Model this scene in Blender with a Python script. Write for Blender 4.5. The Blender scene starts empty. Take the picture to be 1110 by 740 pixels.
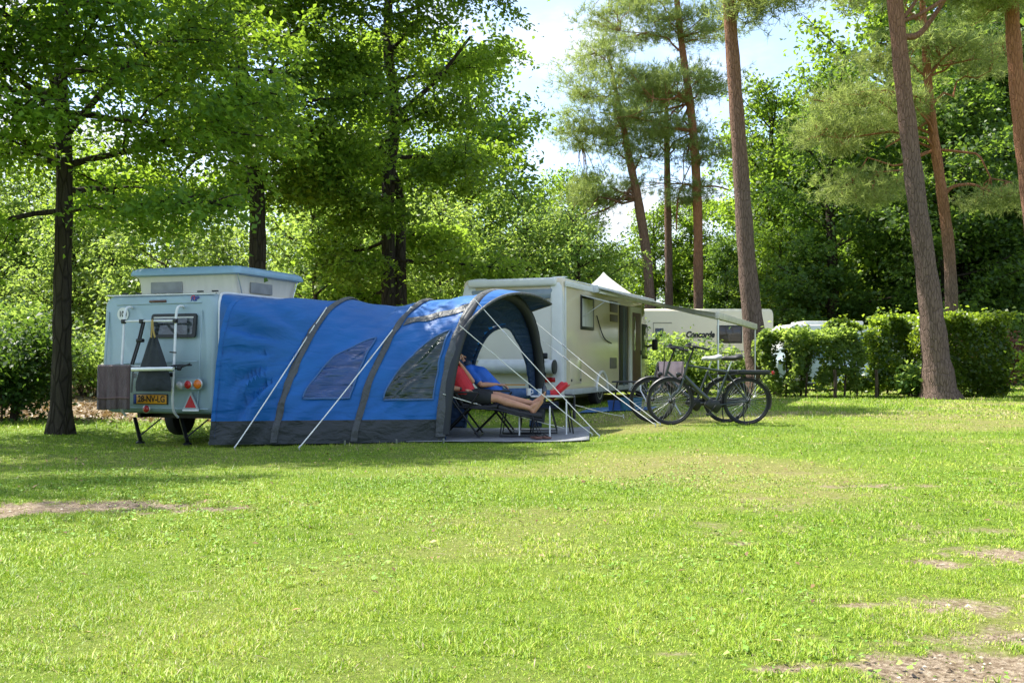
import bpy, bmesh, math, random
import numpy as np
from mathutils import Vector, Matrix, Quaternion, noise as mnoise
R = math.radians
PI = math.pi
random.seed(7)
scene = bpy.context.scene
COL = scene.collection
F, CX, HZ, CH = 1079.0, 555.0, 390.0, 0.96       # focal length (photo pixels), principal column, horizon row, camera height

# ------------------------------------------------------------------ object helpers
def link(o, parent=None):
    COL.objects.link(o)
    if parent is not None: o.parent = parent
    return o
def tag(o, label=None, cat=None, group=None, kind=None):
    if label: o['label'] = label
    if cat: o['category'] = cat
    if group: o['group'] = group
    if kind: o['kind'] = kind
    return o
def thing(name, label, cat, loc=(0, 0, 0), rotz=0.0, group=None):
    o = bpy.data.objects.new(name, None)
    o.empty_display_size = .2
    o.location = loc; o.rotation_euler = (0, 0, rotz)
    link(o)
    return tag(o, label, cat, group)
def copy_tree(o, parent=None):
    c = o.copy(); COL.objects.link(c); c.parent = parent
    for ch in list(o.children): copy_tree(ch, c)
    return c
def at(px, d, z=0.0):                              # world point in column px at depth d
    return Vector(((px - CX) / F * d, d, z))
def at3(px, py, d):
    return Vector(((px - CX) / F * d, d, CH + (HZ - py) / F * d))
class Frame:                                       # a thing's own axes: X right, Y forward, Z up
    def __init__(s, o, th):
        s.o = Vector(o); s.th = th
        s.X = Vector((math.cos(th), math.sin(th), 0)); s.Y = Vector((-math.sin(th), math.cos(th), 0))
    def loc(s, w):
        w = Vector(w) - s.o
        return Vector((w.dot(s.X), w.dot(s.Y), w.z))
    def wor(s, l): return s.o + s.X * l[0] + s.Y * l[1] + Vector((0, 0, l[2]))
    def hitY(s, px, py, ly=0.0):                   # where that line of sight meets the plane y = ly of the thing
        r = Vector(((px - CX) / F, 1, (HZ - py) / F)); c = Vector((0, 0, CH))
        p0 = s.wor((0, ly, 0)); t = (p0 - c).dot(s.Y) / r.dot(s.Y)
        return s.loc(c + r * t)
    def hitX(s, px, py, lx=0.0):
        r = Vector(((px - CX) / F, 1, (HZ - py) / F)); c = Vector((0, 0, CH))
        p0 = s.wor((lx, 0, 0)); t = (p0 - c).dot(s.X) / r.dot(s.X)
        return s.loc(c + r * t)

class MB:
    """collects shapes and links them as ONE mesh object"""
    def __init__(s): s.v = []; s.f = []
    def add(s, vs, fs):
        n = len(s.v); s.v.extend([tuple(v) for v in vs]); s.f.extend([tuple(i + n for i in f) for f in fs]); return s
    def box(s, c, d, rot=None, bev=0.0, seg=2):
        bm = bmesh.new(); bmesh.ops.create_cube(bm, size=1.0)
        for v in bm.verts: v.co = Vector((v.co.x * d[0], v.co.y * d[1], v.co.z * d[2]))
        if bev > 0:
            bmesh.ops.bevel(bm, geom=list(bm.edges), offset=min(bev, min(d) * .49), segments=seg, affect='EDGES', profile=.5)
        m = rot if rot is not None else Matrix.Identity(3)
        vs = [m @ v.co + Vector(c) for v in bm.verts]; bm.verts.index_update()
        fs = [[v.index for v in f.verts] for f in bm.faces]; bm.free()
        return s.add(vs, fs)
    def bar(s, a, b, w, h, bev=0.0):               # square bar from a to b
        a, b = Vector(a), Vector(b); d = b - a
        q = d.to_track_quat('Z', 'Y').to_matrix()
        return s.box((a + b) / 2, (w, h, d.length), q, bev)
    def tube(s, pts, r, seg=8, closed=False, caps=True):
        pts = [Vector(p) for p in pts]; n = len(pts)
        rs = list(r) if hasattr(r, '__len__') else [r] * n
        vs, fs = [], []
        ref = None
        for i, p in enumerate(pts):
            if closed: t = pts[(i + 1) % n] - pts[i - 1]
            else: t = pts[min(i + 1, n - 1)] - pts[max(i - 1, 0)]
            if t.length < 1e-9: t = Vector((0, 0, 1))
            t.normalize()
            if ref is None:
                ref = Vector((0, 0, 1)) if abs(t.z) < .9 else Vector((1, 0, 0))
            a = ref - t * ref.dot(t)
            if a.length < 1e-6: a = t.orthogonal()
            a.normalize(); ref = a; b = t.cross(a)
            for k in range(seg):
                an = 2 * PI * k / seg
                vs.append(p + (a * math.cos(an) + b * math.sin(an)) * rs[i])
        for i in range(n if closed else n - 1):
            j = (i + 1) % n
            for k in range(seg):
                k2 = (k + 1) % seg
                fs.append((i * seg + k, i * seg + k2, j * seg + k2, j * seg + k))
        if caps and not closed:
            fs.append(tuple(range(seg))[::-1]); fs.append(tuple((n - 1) * seg + k for k in range(seg)))
        return s.add(vs, fs)
    def lathe(s, c, axis, prof, seg=24):           # prof: (radius, along the axis)
        c = Vector(c); ax = Vector(axis).normalized(); a = ax.orthogonal().normalized(); b = ax.cross(a)
        vs, fs = [], []
        for (r, h) in prof:
            for k in range(seg):
                an = 2 * PI * k / seg
                vs.append(c + ax * h + (a * math.cos(an) + b * math.sin(an)) * max(r, 1e-4))
        m = len(prof)
        for i in range(m - 1):
            for k in range(seg):
                k2 = (k + 1) % seg
                fs.append((i * seg + k, i * seg + k2, (i + 1) * seg + k2, (i + 1) * seg + k))
        fs.append(tuple(range(seg))[::-1]); fs.append(tuple((m - 1) * seg + k for k in range(seg)))
        return s.add(vs, fs)
    def torus(s, c, axis, R0, r, seg=48, sec=8):
        c = Vector(c); ax = Vector(axis).normalized(); a = ax.orthogonal().normalized(); b = ax.cross(a)
        return s.tube([c + (a * math.cos(2 * PI * k / seg) + b * math.sin(2 * PI * k / seg)) * R0 for k in range(seg)], r, sec, closed=True)
    def grid(s, P):                                # P[i][j] -> point
        n, m = len(P), len(P[0])
        vs = [p for row in P for p in row]
        fs = [(i * m + j, i * m + j + 1, (i + 1) * m + j + 1, (i + 1) * m + j) for i in range(n - 1) for j in range(m - 1)]
        return s.add(vs, fs)
    def rings(s, rs, cap=True):                    # closed rings of equal length lofted
        m = len(rs[0]); vs = [p for r in rs for p in r]; fs = []
        for i in range(len(rs) - 1):
            for k in range(m):
                k2 = (k + 1) % m
                fs.append((i * m + k, i * m + k2, (i + 1) * m + k2, (i + 1) * m + k))
        if cap:
            fs.append(tuple(range(m))[::-1]); fs.append(tuple((len(rs) - 1) * m + k for k in range(m)))
        return s.add(vs, fs)
    def plate(s, poly, nrm, th):                   # flat polygon with thickness
        nrm = Vector(nrm).normalized() * th; p = [Vector(q) for q in poly]; m = len(p)
        return s.rings([p, [q + nrm for q in p]])
    def pieces(s):                                  # one builder per separate piece
        par = list(range(len(s.v)))
        def find(a):
            while par[a] != a: par[a] = par[par[a]]; a = par[a]
            return a
        for f in s.f:
            for k in f[1:]: par[find(k)] = find(f[0])
        out = {}
        for f in s.f: out.setdefault(find(f[0]), []).append(f)
        res = []
        for fs in out.values():
            m = MB(); ids = sorted({i for f in fs for i in f}); mp_ = {i: k for k, i in enumerate(ids)}
            m.v = [s.v[i] for i in ids]; m.f = [tuple(mp_[i] for i in f) for f in fs]; res.append(m)
        return res
    def build_each(s, name, mat, parent=None, **kw):
        return [m.build(name, mat, parent, **kw) for m in s.pieces()]
    def build(s, name, mat, parent=None, smooth=True, sharp=35, solid=0.0, both=False):
        me = bpy.data.meshes.new(name)
        me.from_pydata(s.v, [], s.f)
        bm = bmesh.new(); bm.from_mesh(me)
        if not both:
            bmesh.ops.recalc_face_normals(bm, faces=bm.faces)
        for e in bm.edges:
            if len(e.link_faces) == 2: e.smooth = e.calc_face_angle(0) < R(sharp)
        for f in bm.faces: f.smooth = smooth
        bm.to_mesh(me); bm.free()
        me.materials.append(mat)
        o = bpy.data.objects.new(name, me)
        link(o, parent)
        if solid:
            md = o.modifiers.new('thickness', 'SOLIDIFY'); md.thickness = solid; md.offset = 0
        return o
def bez(p0, p1, p2, p3, n=10):
    out = []
    p0, p1, p2, p3 = map(Vector, (p0, p1, p2, p3))
    for i in range(n + 1):
        t = i / n; u = 1 - t
        out.append(p0 * u**3 + p1 * 3 * u * u * t + p2 * 3 * u * t * t + p3 * t**3)
    return out
def smoothpath(pts, n=6):                          # Catmull-Rom through pts
    pts = [Vector(p) for p in pts]; out = []
    for i in range(len(pts) - 1):
        a = pts[max(i - 1, 0)]; b = pts[i]; c = pts[i + 1]; d = pts[min(i + 2, len(pts) - 1)]
        for k in range(n):
            t = k / n
            out.append(.5 * ((2 * b) + (c - a) * t + (2 * a - 5 * b + 4 * c - d) * t * t + (3 * b - a - 3 * c + d) * t**3))
    out.append(pts[-1]); return out
def rrect(w, h, r, n=5):                           # rounded rectangle, centred
    pts = []
    for (sx, sy, a0) in ((1, 1, 0), (-1, 1, 90), (-1, -1, 180), (1, -1, 270)):
        for k in range(n + 1):
            a = R(a0 + 90 * k / n)
            pts.append((sx * (w / 2 - r) + r * math.cos(a), sy * (h / 2 - r) + r * math.sin(a)))
    return pts
def text_mesh(name, txt, size, mat, parent, loc, xdir, ydir, extrude=.002, shear=0, bold=0, align='CENTER', squeeze=1):
    cu = bpy.data.curves.new(name + '_curve', 'FONT'); cu.body = txt; cu.size = size; cu.extrude = extrude
    cu.align_x = align; cu.align_y = 'CENTER'; cu.shear = shear; cu.offset = bold; cu.resolution_u = 3
    t = bpy.data.objects.new(name + '_tmp', cu); COL.objects.link(t)
    bpy.context.view_layer.update()
    me = bpy.data.meshes.new_from_object(t.evaluated_get(bpy.context.evaluated_depsgraph_get()))
    bpy.data.objects.remove(t); bpy.data.curves.remove(cu)
    x = Vector(xdir).normalized(); y = Vector(ydir).normalized(); z = x.cross(y)
    for v in me.vertices: v.co = Vector(loc) + x * v.co.x * squeeze + y * v.co.y + z * v.co.z
    me.name = name; me.materials.clear(); me.materials.append(mat)
    return link(bpy.data.objects.new(name, me), parent)

# fast mesh from arrays; polys all of k corners
def np_mesh(name, verts, faces, mat, attrs=None, parent=None, smooth=False):
    verts = np.asarray(verts, np.float32); me = bpy.data.meshes.new(name)
    me.vertices.add(len(verts)); me.vertices.foreach_set('co', verts.ravel())
    if not isinstance(faces, (list, tuple)): faces = [faces]
    idx = np.concatenate([f.ravel() for f in faces]).astype(np.int32)
    tot = np.concatenate([np.full(len(f), f.shape[1]) for f in faces]); st = np.concatenate([[0], np.cumsum(tot)[:-1]]).astype(np.int32)
    me.loops.add(len(idx)); me.polygons.add(len(tot))
    me.loops.foreach_set('vertex_index', idx); me.polygons.foreach_set('loop_start', st)
    if smooth: me.polygons.foreach_set('use_smooth', np.ones(len(tot), bool))
    for k, a in (attrs or {}).items():
        at_ = me.attributes.new(k, 'FLOAT', 'POINT'); at_.data.foreach_set('value', np.asarray(a, np.float32))
    me.update(calc_edges=True)
    me.materials.append(mat)
    return link(bpy.data.objects.new(name, me), parent)

# value noise in numpy
def vnoise(x, y, seed=0):
    xi = np.floor(x).astype(np.int64); yi = np.floor(y).astype(np.int64); fx = x - xi; fy = y - yi
    fx = fx * fx * (3 - 2 * fx); fy = fy * fy * (3 - 2 * fy)
    def h(a, b):
        n = (a * 374761393 + b * 668265263 + seed * 974634777) & 0xffffffff
        n = ((n ^ (n >> 13)) * 1274126177) & 0xffffffff
        return ((n ^ (n >> 16)) & 0xffff) / 65535.0
    return (h(xi, yi) * (1 - fx) + h(xi + 1, yi) * fx) * (1 - fy) + (h(xi, yi + 1) * (1 - fx) + h(xi + 1, yi + 1) * fx) * fy
def fbm(x, y, seed=0, o=4):
    s = 0; a = .5; 
    for k in range(o):
        s = s + a * vnoise(x * 2**k, y * 2**k, seed + k); a *= .5
    return s / (1 - .5**o)
def sstep(a, b, x):
    t = np.clip((x - a) / (b - a), 0, 1); return t * t * (3 - 2 * t)
def gz(x, y):                                      # the lawn: a shallow dip around the caravan and its tent
    x = np.asarray(x, float); y = np.asarray(y, float)
    z = -.12 * sstep(2.6, .4, x) * sstep(6.5, 11.0, y) * sstep(30, 22, y)
    z = z - .10 * np.exp(-((x + 5.0)**2 + (y - 14.6)**2) / 6.0)
    z = z + .5 * sstep(19, 30, y) * sstep(-2, -8, x)
    z = z + .012 * (fbm(x * 1.3, y * 1.3, 5) - .5) * sstep(60, 30, y)
    return z
def g(x, y): return float(gz(x, y))
def ground_px(px, py):                             # ground point under a photo pixel
    d = 10.0
    for _ in range(40):
        d = .5 * d + .5 * (CH - g((px - CX) / F * d, d)) * F / (py - HZ)
    return Vector(((px - CX) / F * d, d, g((px - CX) / F * d, d)))

# ------------------------------------------------------------------ materials
MATS = {}
def nodes_of(m):
    m.use_nodes = True; nt = m.node_tree; nt.nodes.clear()
    return nt, nt.nodes, nt.links
def mat(name, col, rough=.5, metal=0.0, var=.12, vs=6.0, bump=0.0, bs=60.0, coat=0.0, spec=.5, stretch=(1, 1, 1), dirt=0.0, dirtcol=(.05, .045, .03), emit=None, sheen=0.0):
    if name in MATS: return MATS[name]
    m = bpy.data.materials.new(name); nt, N, L = nodes_of(m)
    out = N.new('ShaderNodeOutputMaterial'); p = N.new('ShaderNodeBsdfPrincipled'); L.new(p.outputs[0], out.inputs[0])
    tc = N.new('ShaderNodeTexCoord'); mp = N.new('ShaderNodeMapping'); mp.inputs['Scale'].default_value = stretch
    L.new(tc.outputs['Object'], mp.inputs[0])
    nz = N.new('ShaderNodeTexNoise'); nz.inputs['Scale'].default_value = vs; nz.inputs['Detail'].default_value = 5
    L.new(mp.outputs[0], nz.inputs['Vector'])
    rp = N.new('ShaderNodeMapRange'); rp.inputs[1].default_value = .3; rp.inputs[2].default_value = .7; rp.inputs[3].default_value = 1 - var; rp.inputs[4].default_value = 1 + var
    L.new(nz.outputs[0], rp.inputs[0])
    mx = N.new('ShaderNodeMix'); mx.data_type = 'RGBA'; mx.blend_type = 'MULTIPLY'; mx.inputs[0].default_value = 1
    mx.inputs[6].default_value = (*col, 1); L.new(rp.outputs[0], mx.inputs[7])
    last = mx.outputs[2]
    if dirt > 0:
        n2 = N.new('ShaderNodeTexNoise'); n2.inputs['Scale'].default_value = vs * .6; n2.inputs['Detail'].default_value = 8; n2.inputs['Roughness'].default_value = .7
        L.new(mp.outputs[0], n2.inputs['Vector'])
        r2 = N.new('ShaderNodeMapRange'); r2.inputs[1].default_value = .45; r2.inputs[2].default_value = .8; r2.inputs[4].default_value = dirt
        L.new(n2.outputs[0], r2.inputs[0])
        m2 = N.new('ShaderNodeMix'); m2.data_type = 'RGBA'; m2.inputs[7].default_value = (*dirtcol, 1)
        L.new(r2.outputs[0], m2.inputs[0]); L.new(last, m2.inputs[6]); last = m2.outputs[2]
    L.new(last, p.inputs['Base Color'])
    p.inputs['Roughness'].default_value = rough; p.inputs['Metallic'].default_value = metal
    p.inputs['Coat Weight'].default_value = coat; p.inputs['Coat Roughness'].default_value = .1
    p.inputs['Specular IOR Level'].default_value = spec
    p.inputs['Sheen Weight'].default_value = sheen
    if bump > 0:
        nb = N.new('ShaderNodeTexNoise'); nb.inputs['Scale'].default_value = bs; nb.inputs['Detail'].default_value = 4
        L.new(mp.outputs[0], nb.inputs['Vector'])
        b = N.new('ShaderNodeBump'); b.inputs['Strength'].default_value = bump; b.inputs['Distance'].default_value = .02
        L.new(nb.outputs[0], b.inputs['Height']); L.new(b.outputs[0], p.inputs['Normal'])
    MATS[name] = m
    return m
def leaf_mat(name, c0, c1, c2, trans=.5, tcol=(.25, .38, .03), rough=.45, attr='rnd', gloss=.25):
    m = bpy.data.materials.new(name); nt, N, L = nodes_of(m)
    out = N.new('ShaderNodeOutputMaterial'); p = N.new('ShaderNodeBsdfPrincipled'); t = N.new('ShaderNodeBsdfTranslucent'); ms = N.new('ShaderNodeMixShader')
    a = N.new('ShaderNodeAttribute'); a.attribute_name = attr
    oi = N.new('ShaderNodeObjectInfo')
    r = N.new('ShaderNodeValToRGB'); r.color_ramp.elements[0].color = (*c0, 1); r.color_ramp.elements[1].color = (*c2, 1)
    e = r.color_ramp.elements.new(.5); e.color = (*c1, 1)
    L.new(a.outputs['Fac'], r.inputs[0])
    hs = N.new('ShaderNodeHueSaturation')
    mr = N.new('ShaderNodeMapRange'); mr.inputs[3].default_value = .485; mr.inputs[4].default_value = .515; L.new(oi.outputs['Random'], mr.inputs[0]); L.new(mr.outputs[0], hs.inputs['Hue'])
    mv = N.new('ShaderNodeMapRange'); mv.inputs[3].default_value = .8; mv.inputs[4].default_value = 1.2; L.new(oi.outputs['Random'], mv.inputs[0]); L.new(mv.outputs[0], hs.inputs['Value'])
    L.new(r.outputs[0], hs.inputs['Color'])
    L.new(hs.outputs[0], p.inputs['Base Color']); p.inputs['Roughness'].default_value = rough; p.inputs['Specular IOR Level'].default_value = gloss
    tm = N.new('ShaderNodeMix'); tm.data_type = 'RGBA'; tm.blend_type = 'MULTIPLY'; tm.inputs[0].default_value = 1
    br = N.new('ShaderNodeMapRange'); br.inputs[3].default_value = .65; br.inputs[4].default_value = 1.3; L.new(a.outputs['Fac'], br.inputs[0])
    tm.inputs[6].default_value = (*tcol, 1); L.new(br.outputs[0], tm.inputs[7]); L.new(tm.outputs[2], t.inputs[0])
    ms.inputs[0].default_value = trans; L.new(p.outputs[0], ms.inputs[1]); L.new(t.outputs[0], ms.inputs[2]); L.new(ms.outputs[0], out.inputs[0])
    return m
def glass_mat(name, col, rough=.06, alpha=.0, bump=0, bs=8):
    if name in MATS: return MATS[name]
    m = mat(name, col, rough, 0, .25, 3, bump, bs, spec=.8)
    return m
white_paint = mat('white_gelcoat', (.66, .68, .66), .3, var=.04, coat=.3, dirt=.12, dirtcol=(.35, .36, .3))
black_plastic = mat('black_plastic', (.014, .015, .016), .45, bump=.05)
black_metal = mat('black_steel', (.016, .017, .019), .35, .4)
steel = mat('brushed_steel', (.55, .56, .57), .3, 1.0)
alu = mat('aluminium', (.62, .63, .64), .38, .9)
white_tube = mat('white_tube', (.74, .75, .74), .35)
rubber = mat('rubber', (.012, .012, .012), .75, bump=.2, bs=120)
dark_glass = glass_mat('tinted_glass', (.012, .015, .016), .04)
line_mat = mat('pale_guy_line', (.78, .78, .72), .7)
# ------------------------------------------------------------------ camera, sun, sky
cam = bpy.data.cameras.new('camera'); co = bpy.data.objects.new('camera', cam); link(co)
co.location = (0, 0, CH); co.rotation_euler = (R(90), 0, 0)
cam.sensor_width = 36; cam.lens = 36 * F / 1110; cam.shift_y = (HZ - 370) / 1110; cam.clip_start = .05; cam.clip_end = 6000
scene.camera = co
EL, AZ = R(57), R(-60)                               # the sun stands high, behind the tents and to the left
to_sun = Vector((math.sin(AZ) * math.cos(EL), math.cos(AZ) * math.cos(EL), math.sin(EL)))
sl = bpy.data.lights.new('sun', 'SUN'); sl.energy = 3.9; sl.angle = R(.55); sl.color = (1, .95, .86)
so = bpy.data.objects.new('sun', sl); link(so); so.rotation_euler = to_sun.to_track_quat('Z', 'Y').to_euler()
w = bpy.data.worlds.new('World'); scene.world = w; w.use_nodes = True
nt = w.node_tree; N = nt.nodes; L = nt.links; N.clear()
out = N.new('ShaderNodeOutputWorld'); bg = N.new('ShaderNodeBackground'); bg.inputs[1].default_value = .15
sky = N.new('ShaderNodeTexSky'); sky.sky_type = 'NISHITA'; sky.sun_disc = False; sky.sun_elevation = EL; sky.sun_rotation = AZ
sky.air_density = 1.0; sky.dust_density = 1.6; sky.ozone_density = 1.0
tc = N.new('ShaderNodeTexCoord'); mp = N.new('ShaderNodeMapping'); mp.inputs['Scale'].default_value = (1.6, 1.6, 3.2); mp.inputs['Location'].default_value = (.35, .1, .0)
nz = N.new('ShaderNodeTexNoise'); nz.inputs['Scale'].default_value = 2.4; nz.inputs['Detail'].default_value = 9; nz.inputs['Roughness'].default_value = .58
L.new(tc.outputs['Generated'], mp.inputs[0]); L.new(mp.outputs[0], nz.inputs['Vector'])
cr = N.new('ShaderNodeMapRange'); cr.interpolation_type = 'SMOOTHSTEP'; cr.inputs[1].default_value = .46; cr.inputs[2].default_value = .66; cr.inputs[3].default_value = .15; cr.inputs[4].default_value = .9
L.new(nz.outputs[0], cr.inputs[0])
mx = N.new('ShaderNodeMix'); mx.data_type = 'RGBA'; mx.inputs[7].default_value = (2.75, 2.8, 2.9, 1)
L.new(cr.outputs[0], mx.inputs[0]); tn = N.new('ShaderNodeMix'); tn.data_type = 'RGBA'; tn.blend_type = 'MULTIPLY'; tn.inputs[0].default_value = 1; tn.inputs[7].default_value = (.69, .755, .84, 1); L.new(sky.outputs[0], tn.inputs[6]); L.new(tn.outputs[2], mx.inputs[6]); L.new(mx.outputs[2], bg.inputs[0]); L.new(bg.outputs[0], out.inputs[0])
scene.view_settings.view_transform = 'Standard'; scene.view_settings.look = 'None'; scene.view_settings.exposure = 0; scene.view_settings.gamma = 1
cy = scene.cycles
cy.film_exposure = 3.05                              # the photograph is exposed for the shade under the trees
cy.use_denoising = True
try: cy.denoiser = 'OPENIMAGEDENOISE'; cy.denoising_input_passes = 'RGB_ALBEDO_NORMAL'
except Exception: pass
cy.max_bounces = 7; cy.diffuse_bounces = 3; cy.glossy_bounces = 3; cy.transmission_bounces = 5; cy.transparent_max_bounces = 6
cy.use_adaptive_sampling = False; cy.sample_clamp_indirect = 6
cy.caustics_reflective = False; cy.caustics_refractive = False
scene.render.film_transparent = False
# ------------------------------------------------------------------ ground and grass
def gp(px, py):
    p = ground_px(px, py); return p.x, p.y
BARE = []                                            # x, y, rx, ry, strength (bare earth)
for (px, py, rx, ry, s) in ((55, 549, .85, .22, 1.15), (5, 552, .65, .28, 1.1), (130, 543, .35, .10, .9), (1095, 728, .34, .20, 1.25), (1010, 733, .18, .06, .8), (860, 722, .14, .05, .95), (960, 695, .10, .05, .75), (880, 690, .07, .04, .6), (1015, 609, .16, .09, .95), (1095, 600, .24, .16, .95), (1045, 655, .20, .10, .85), (1075, 690, .25, .12, .8),
        (930, 655, .10, .06, .75), (955, 526, .42, .12, .75), (1000, 524, .2, .08, .6), (810, 588, .12, .05, .6), (740, 708, .08, .03, .7), (1060, 575, .2, .12, .6), (420, 540, .3, .05, .5), (790, 540, .3, .06, .5), (740, 548, .25, .05, .4), (400, 470, .3, .1, .3), (790, 578, .2, .1, .4), (860, 512, .4, .1, .4), (980, 436, 1.2, .5, .5), (1040, 434, 1.0, .4, .4), (1095, 438, .9, .4, .7), (870, 450, .6, .25, .3)):
    x, y = gp(px, py); BARE.append((x, y, rx, ry, s))
def bare_at(x, y):
    n1 = fbm(x * 5, y * 5, 11); n2 = fbm(x * 14, y * 14, 31); b = np.zeros_like(x)
    for (cx, cy_, rx, ry, s) in BARE:
        q = np.sqrt(((x - cx) / rx)**2 + ((y - cy_) / ry)**2)
        b = np.maximum(b, s * sstep(2.0, .0, q + (n1 - .5) * 2.2 + (n2 - .5) * 1.6))
    # leaf litter under the trees at the back left
    b = np.maximum(b, sstep(16.5, 20, y + (n1 - .5) * 3) * sstep(-1, -4, x) * .9)
    b = np.maximum(b, sstep(33, 40, y + (n1 - .5) * 4) * .85)
    # scattered thin spots to the right
    b = np.maximum(b, .45 * sstep(.65, .80, fbm(x * 2.6, y * 2.6, 77) + .12 * sstep(0, 2.2, x) * sstep(9, 5, y) - .14 * sstep(1, -1.5, x)))
    return np.clip(b, 0, 1)
def dry_at(x, y):
    d = sstep(.40, .72, fbm(x * .55 + 3, y * .55, 41)) * .75 + .35 * (fbm(x * 2.5, y * 2.5, 51) - .4)
    d = d * (.45 + .55 * sstep(-1.5, 1.5, x))
    return np.clip(np.maximum(d, .8 * bare_at(x, y)), 0, 1)
def lines(segs):
    out = []
    for a, b, st in segs: out += list(np.arange(a, b, st))
    return np.array(out + [segs[-1][1]])
xs = lines([(-2600, -300, 400), (-300, -60, 30), (-60, -12, 3), (-12, -5, .3), (-5, 5, .055), (5, 14, .25), (14, 62, 3), (62, 300, 30), (300, 2700, 400)])
ys = lines([(-600, -20, 100), (-20, 2, 2), (2, 9, .055), (9, 18, .1), (18, 40, .5), (40, 120, 4), (120, 400, 40), (400, 4400, 400)])
X, Y = np.meshgrid(xs, ys); Z = gz(X, Y)
nx, ny = len(xs), len(ys)
bare = bare_at(X.ravel(), Y.ravel()); dry = dry_at(X.ravel(), Y.ravel())
Z = Z.ravel() - .012 * bare + .014 * (vnoise(X.ravel() * 9, Y.ravel() * 9, 3) - .5) * bare
ii = (np.arange(ny - 1)[:, None] * nx + np.arange(nx - 1)[None, :]).ravel()
quads = np.stack([ii, ii + 1, ii + nx + 1, ii + nx], 1)
m = bpy.data.materials.new('lawn_soil'); nt, N, L = nodes_of(m)
out = N.new('ShaderNodeOutputMaterial'); p = N.new('ShaderNodeBsdfPrincipled'); L.new(p.outputs[0], out.inputs[0]); p.inputs['Roughness'].default_value = .95; p.inputs['Specular IOR Level'].default_value = .1
tc = N.new('ShaderNodeTexCoord')
def noise_node(scale, det=6, ro=.6):
    n = N.new('ShaderNodeTexNoise'); n.inputs['Scale'].default_value = scale; n.inputs['Detail'].default_value = det; n.inputs['Roughness'].default_value = ro
    L.new(tc.outputs['Object'], n.inputs['Vector']); return n
def ramp(src, stops):
    r = N.new('ShaderNodeValToRGB'); el = r.color_ramp.elements
    el[0].position, el[0].color = stops[0][0], (*stops[0][1], 1); el[1].position, el[1].color = stops[-1][0], (*stops[-1][1], 1)
    for (ps, c) in stops[1:-1]:
        e = el.new(ps); e.color = (*c, 1)
    L.new(src, r.inputs[0]); return r
def mixc(fac, a, b):
    x = N.new('ShaderNodeMix'); x.data_type = 'RGBA'; L.new(fac, x.inputs[0]); L.new(a, x.inputs[6]); L.new(b, x.inputs[7]); return x
gr_ = ramp(noise_node(26, 8, .7).outputs[0], [(.3, (.045, .08, .011)), (.5, (.11, .175, .018)), (.7, (.19, .26, .035))])
dr_ = ramp(noise_node(30, 8, .75).outputs[0], [(.3, (.11, .10, .03)), (.5, (.20, .18, .065)), (.7, (.33, .28, .13))])
so_ = ramp(noise_node(38, 10, .8).outputs[0], [(.32, (.075, .052, .030)), (.46, (.17, .125, .080)), (.55, (.29, .23, .16)), (.64, (.40, .34, .25)), (.74, (.56, .49, .39))])
ad = N.new('ShaderNodeAttribute'); ad.attribute_name = 'dry'; ab = N.new('ShaderNodeAttribute'); ab.attribute_name = 'bare'
m1 = mixc(ad.outputs['Fac'], gr_.outputs[0], dr_.outputs[0])
mr = N.new('ShaderNodeMapRange'); mr.inputs[1].default_value = .3; mr.inputs[2].default_value = .75
nbr = noise_node(17, 9, .75); mad = N.new('ShaderNodeMath'); mad.operation = 'MULTIPLY_ADD'; mad.inputs[1].default_value = 1.5; mad.inputs[2].default_value = -.75
L.new(nbr.outputs[0], mad.inputs[0]); sm_ = N.new('ShaderNodeMath'); sm_.operation = 'ADD'; L.new(ab.outputs['Fac'], sm_.inputs[0]); L.new(mad.outputs[0], sm_.inputs[1]); L.new(sm_.outputs[0], mr.inputs[0])
m2 = mixc(mr.outputs[0], m1.outputs[2], so_.outputs[0]); L.new(m2.outputs[2], p.inputs['Base Color'])
b = N.new('ShaderNodeBump'); b.inputs['Strength'].default_value = .7; b.inputs['Distance'].default_value = .03
L.new(noise_node(60, 8, .7).outputs[0], b.inputs['Height']); L.new(b.outputs[0], p.inputs['Normal'])
ground = np_mesh('ground', np.stack([X.ravel(), Y.ravel(), Z], 1), quads, m, {'bare': bare, 'dry': dry}, smooth=True)
tag(ground, 'sunlit lawn with bare sandy patches', None, None, 'structure')

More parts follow.
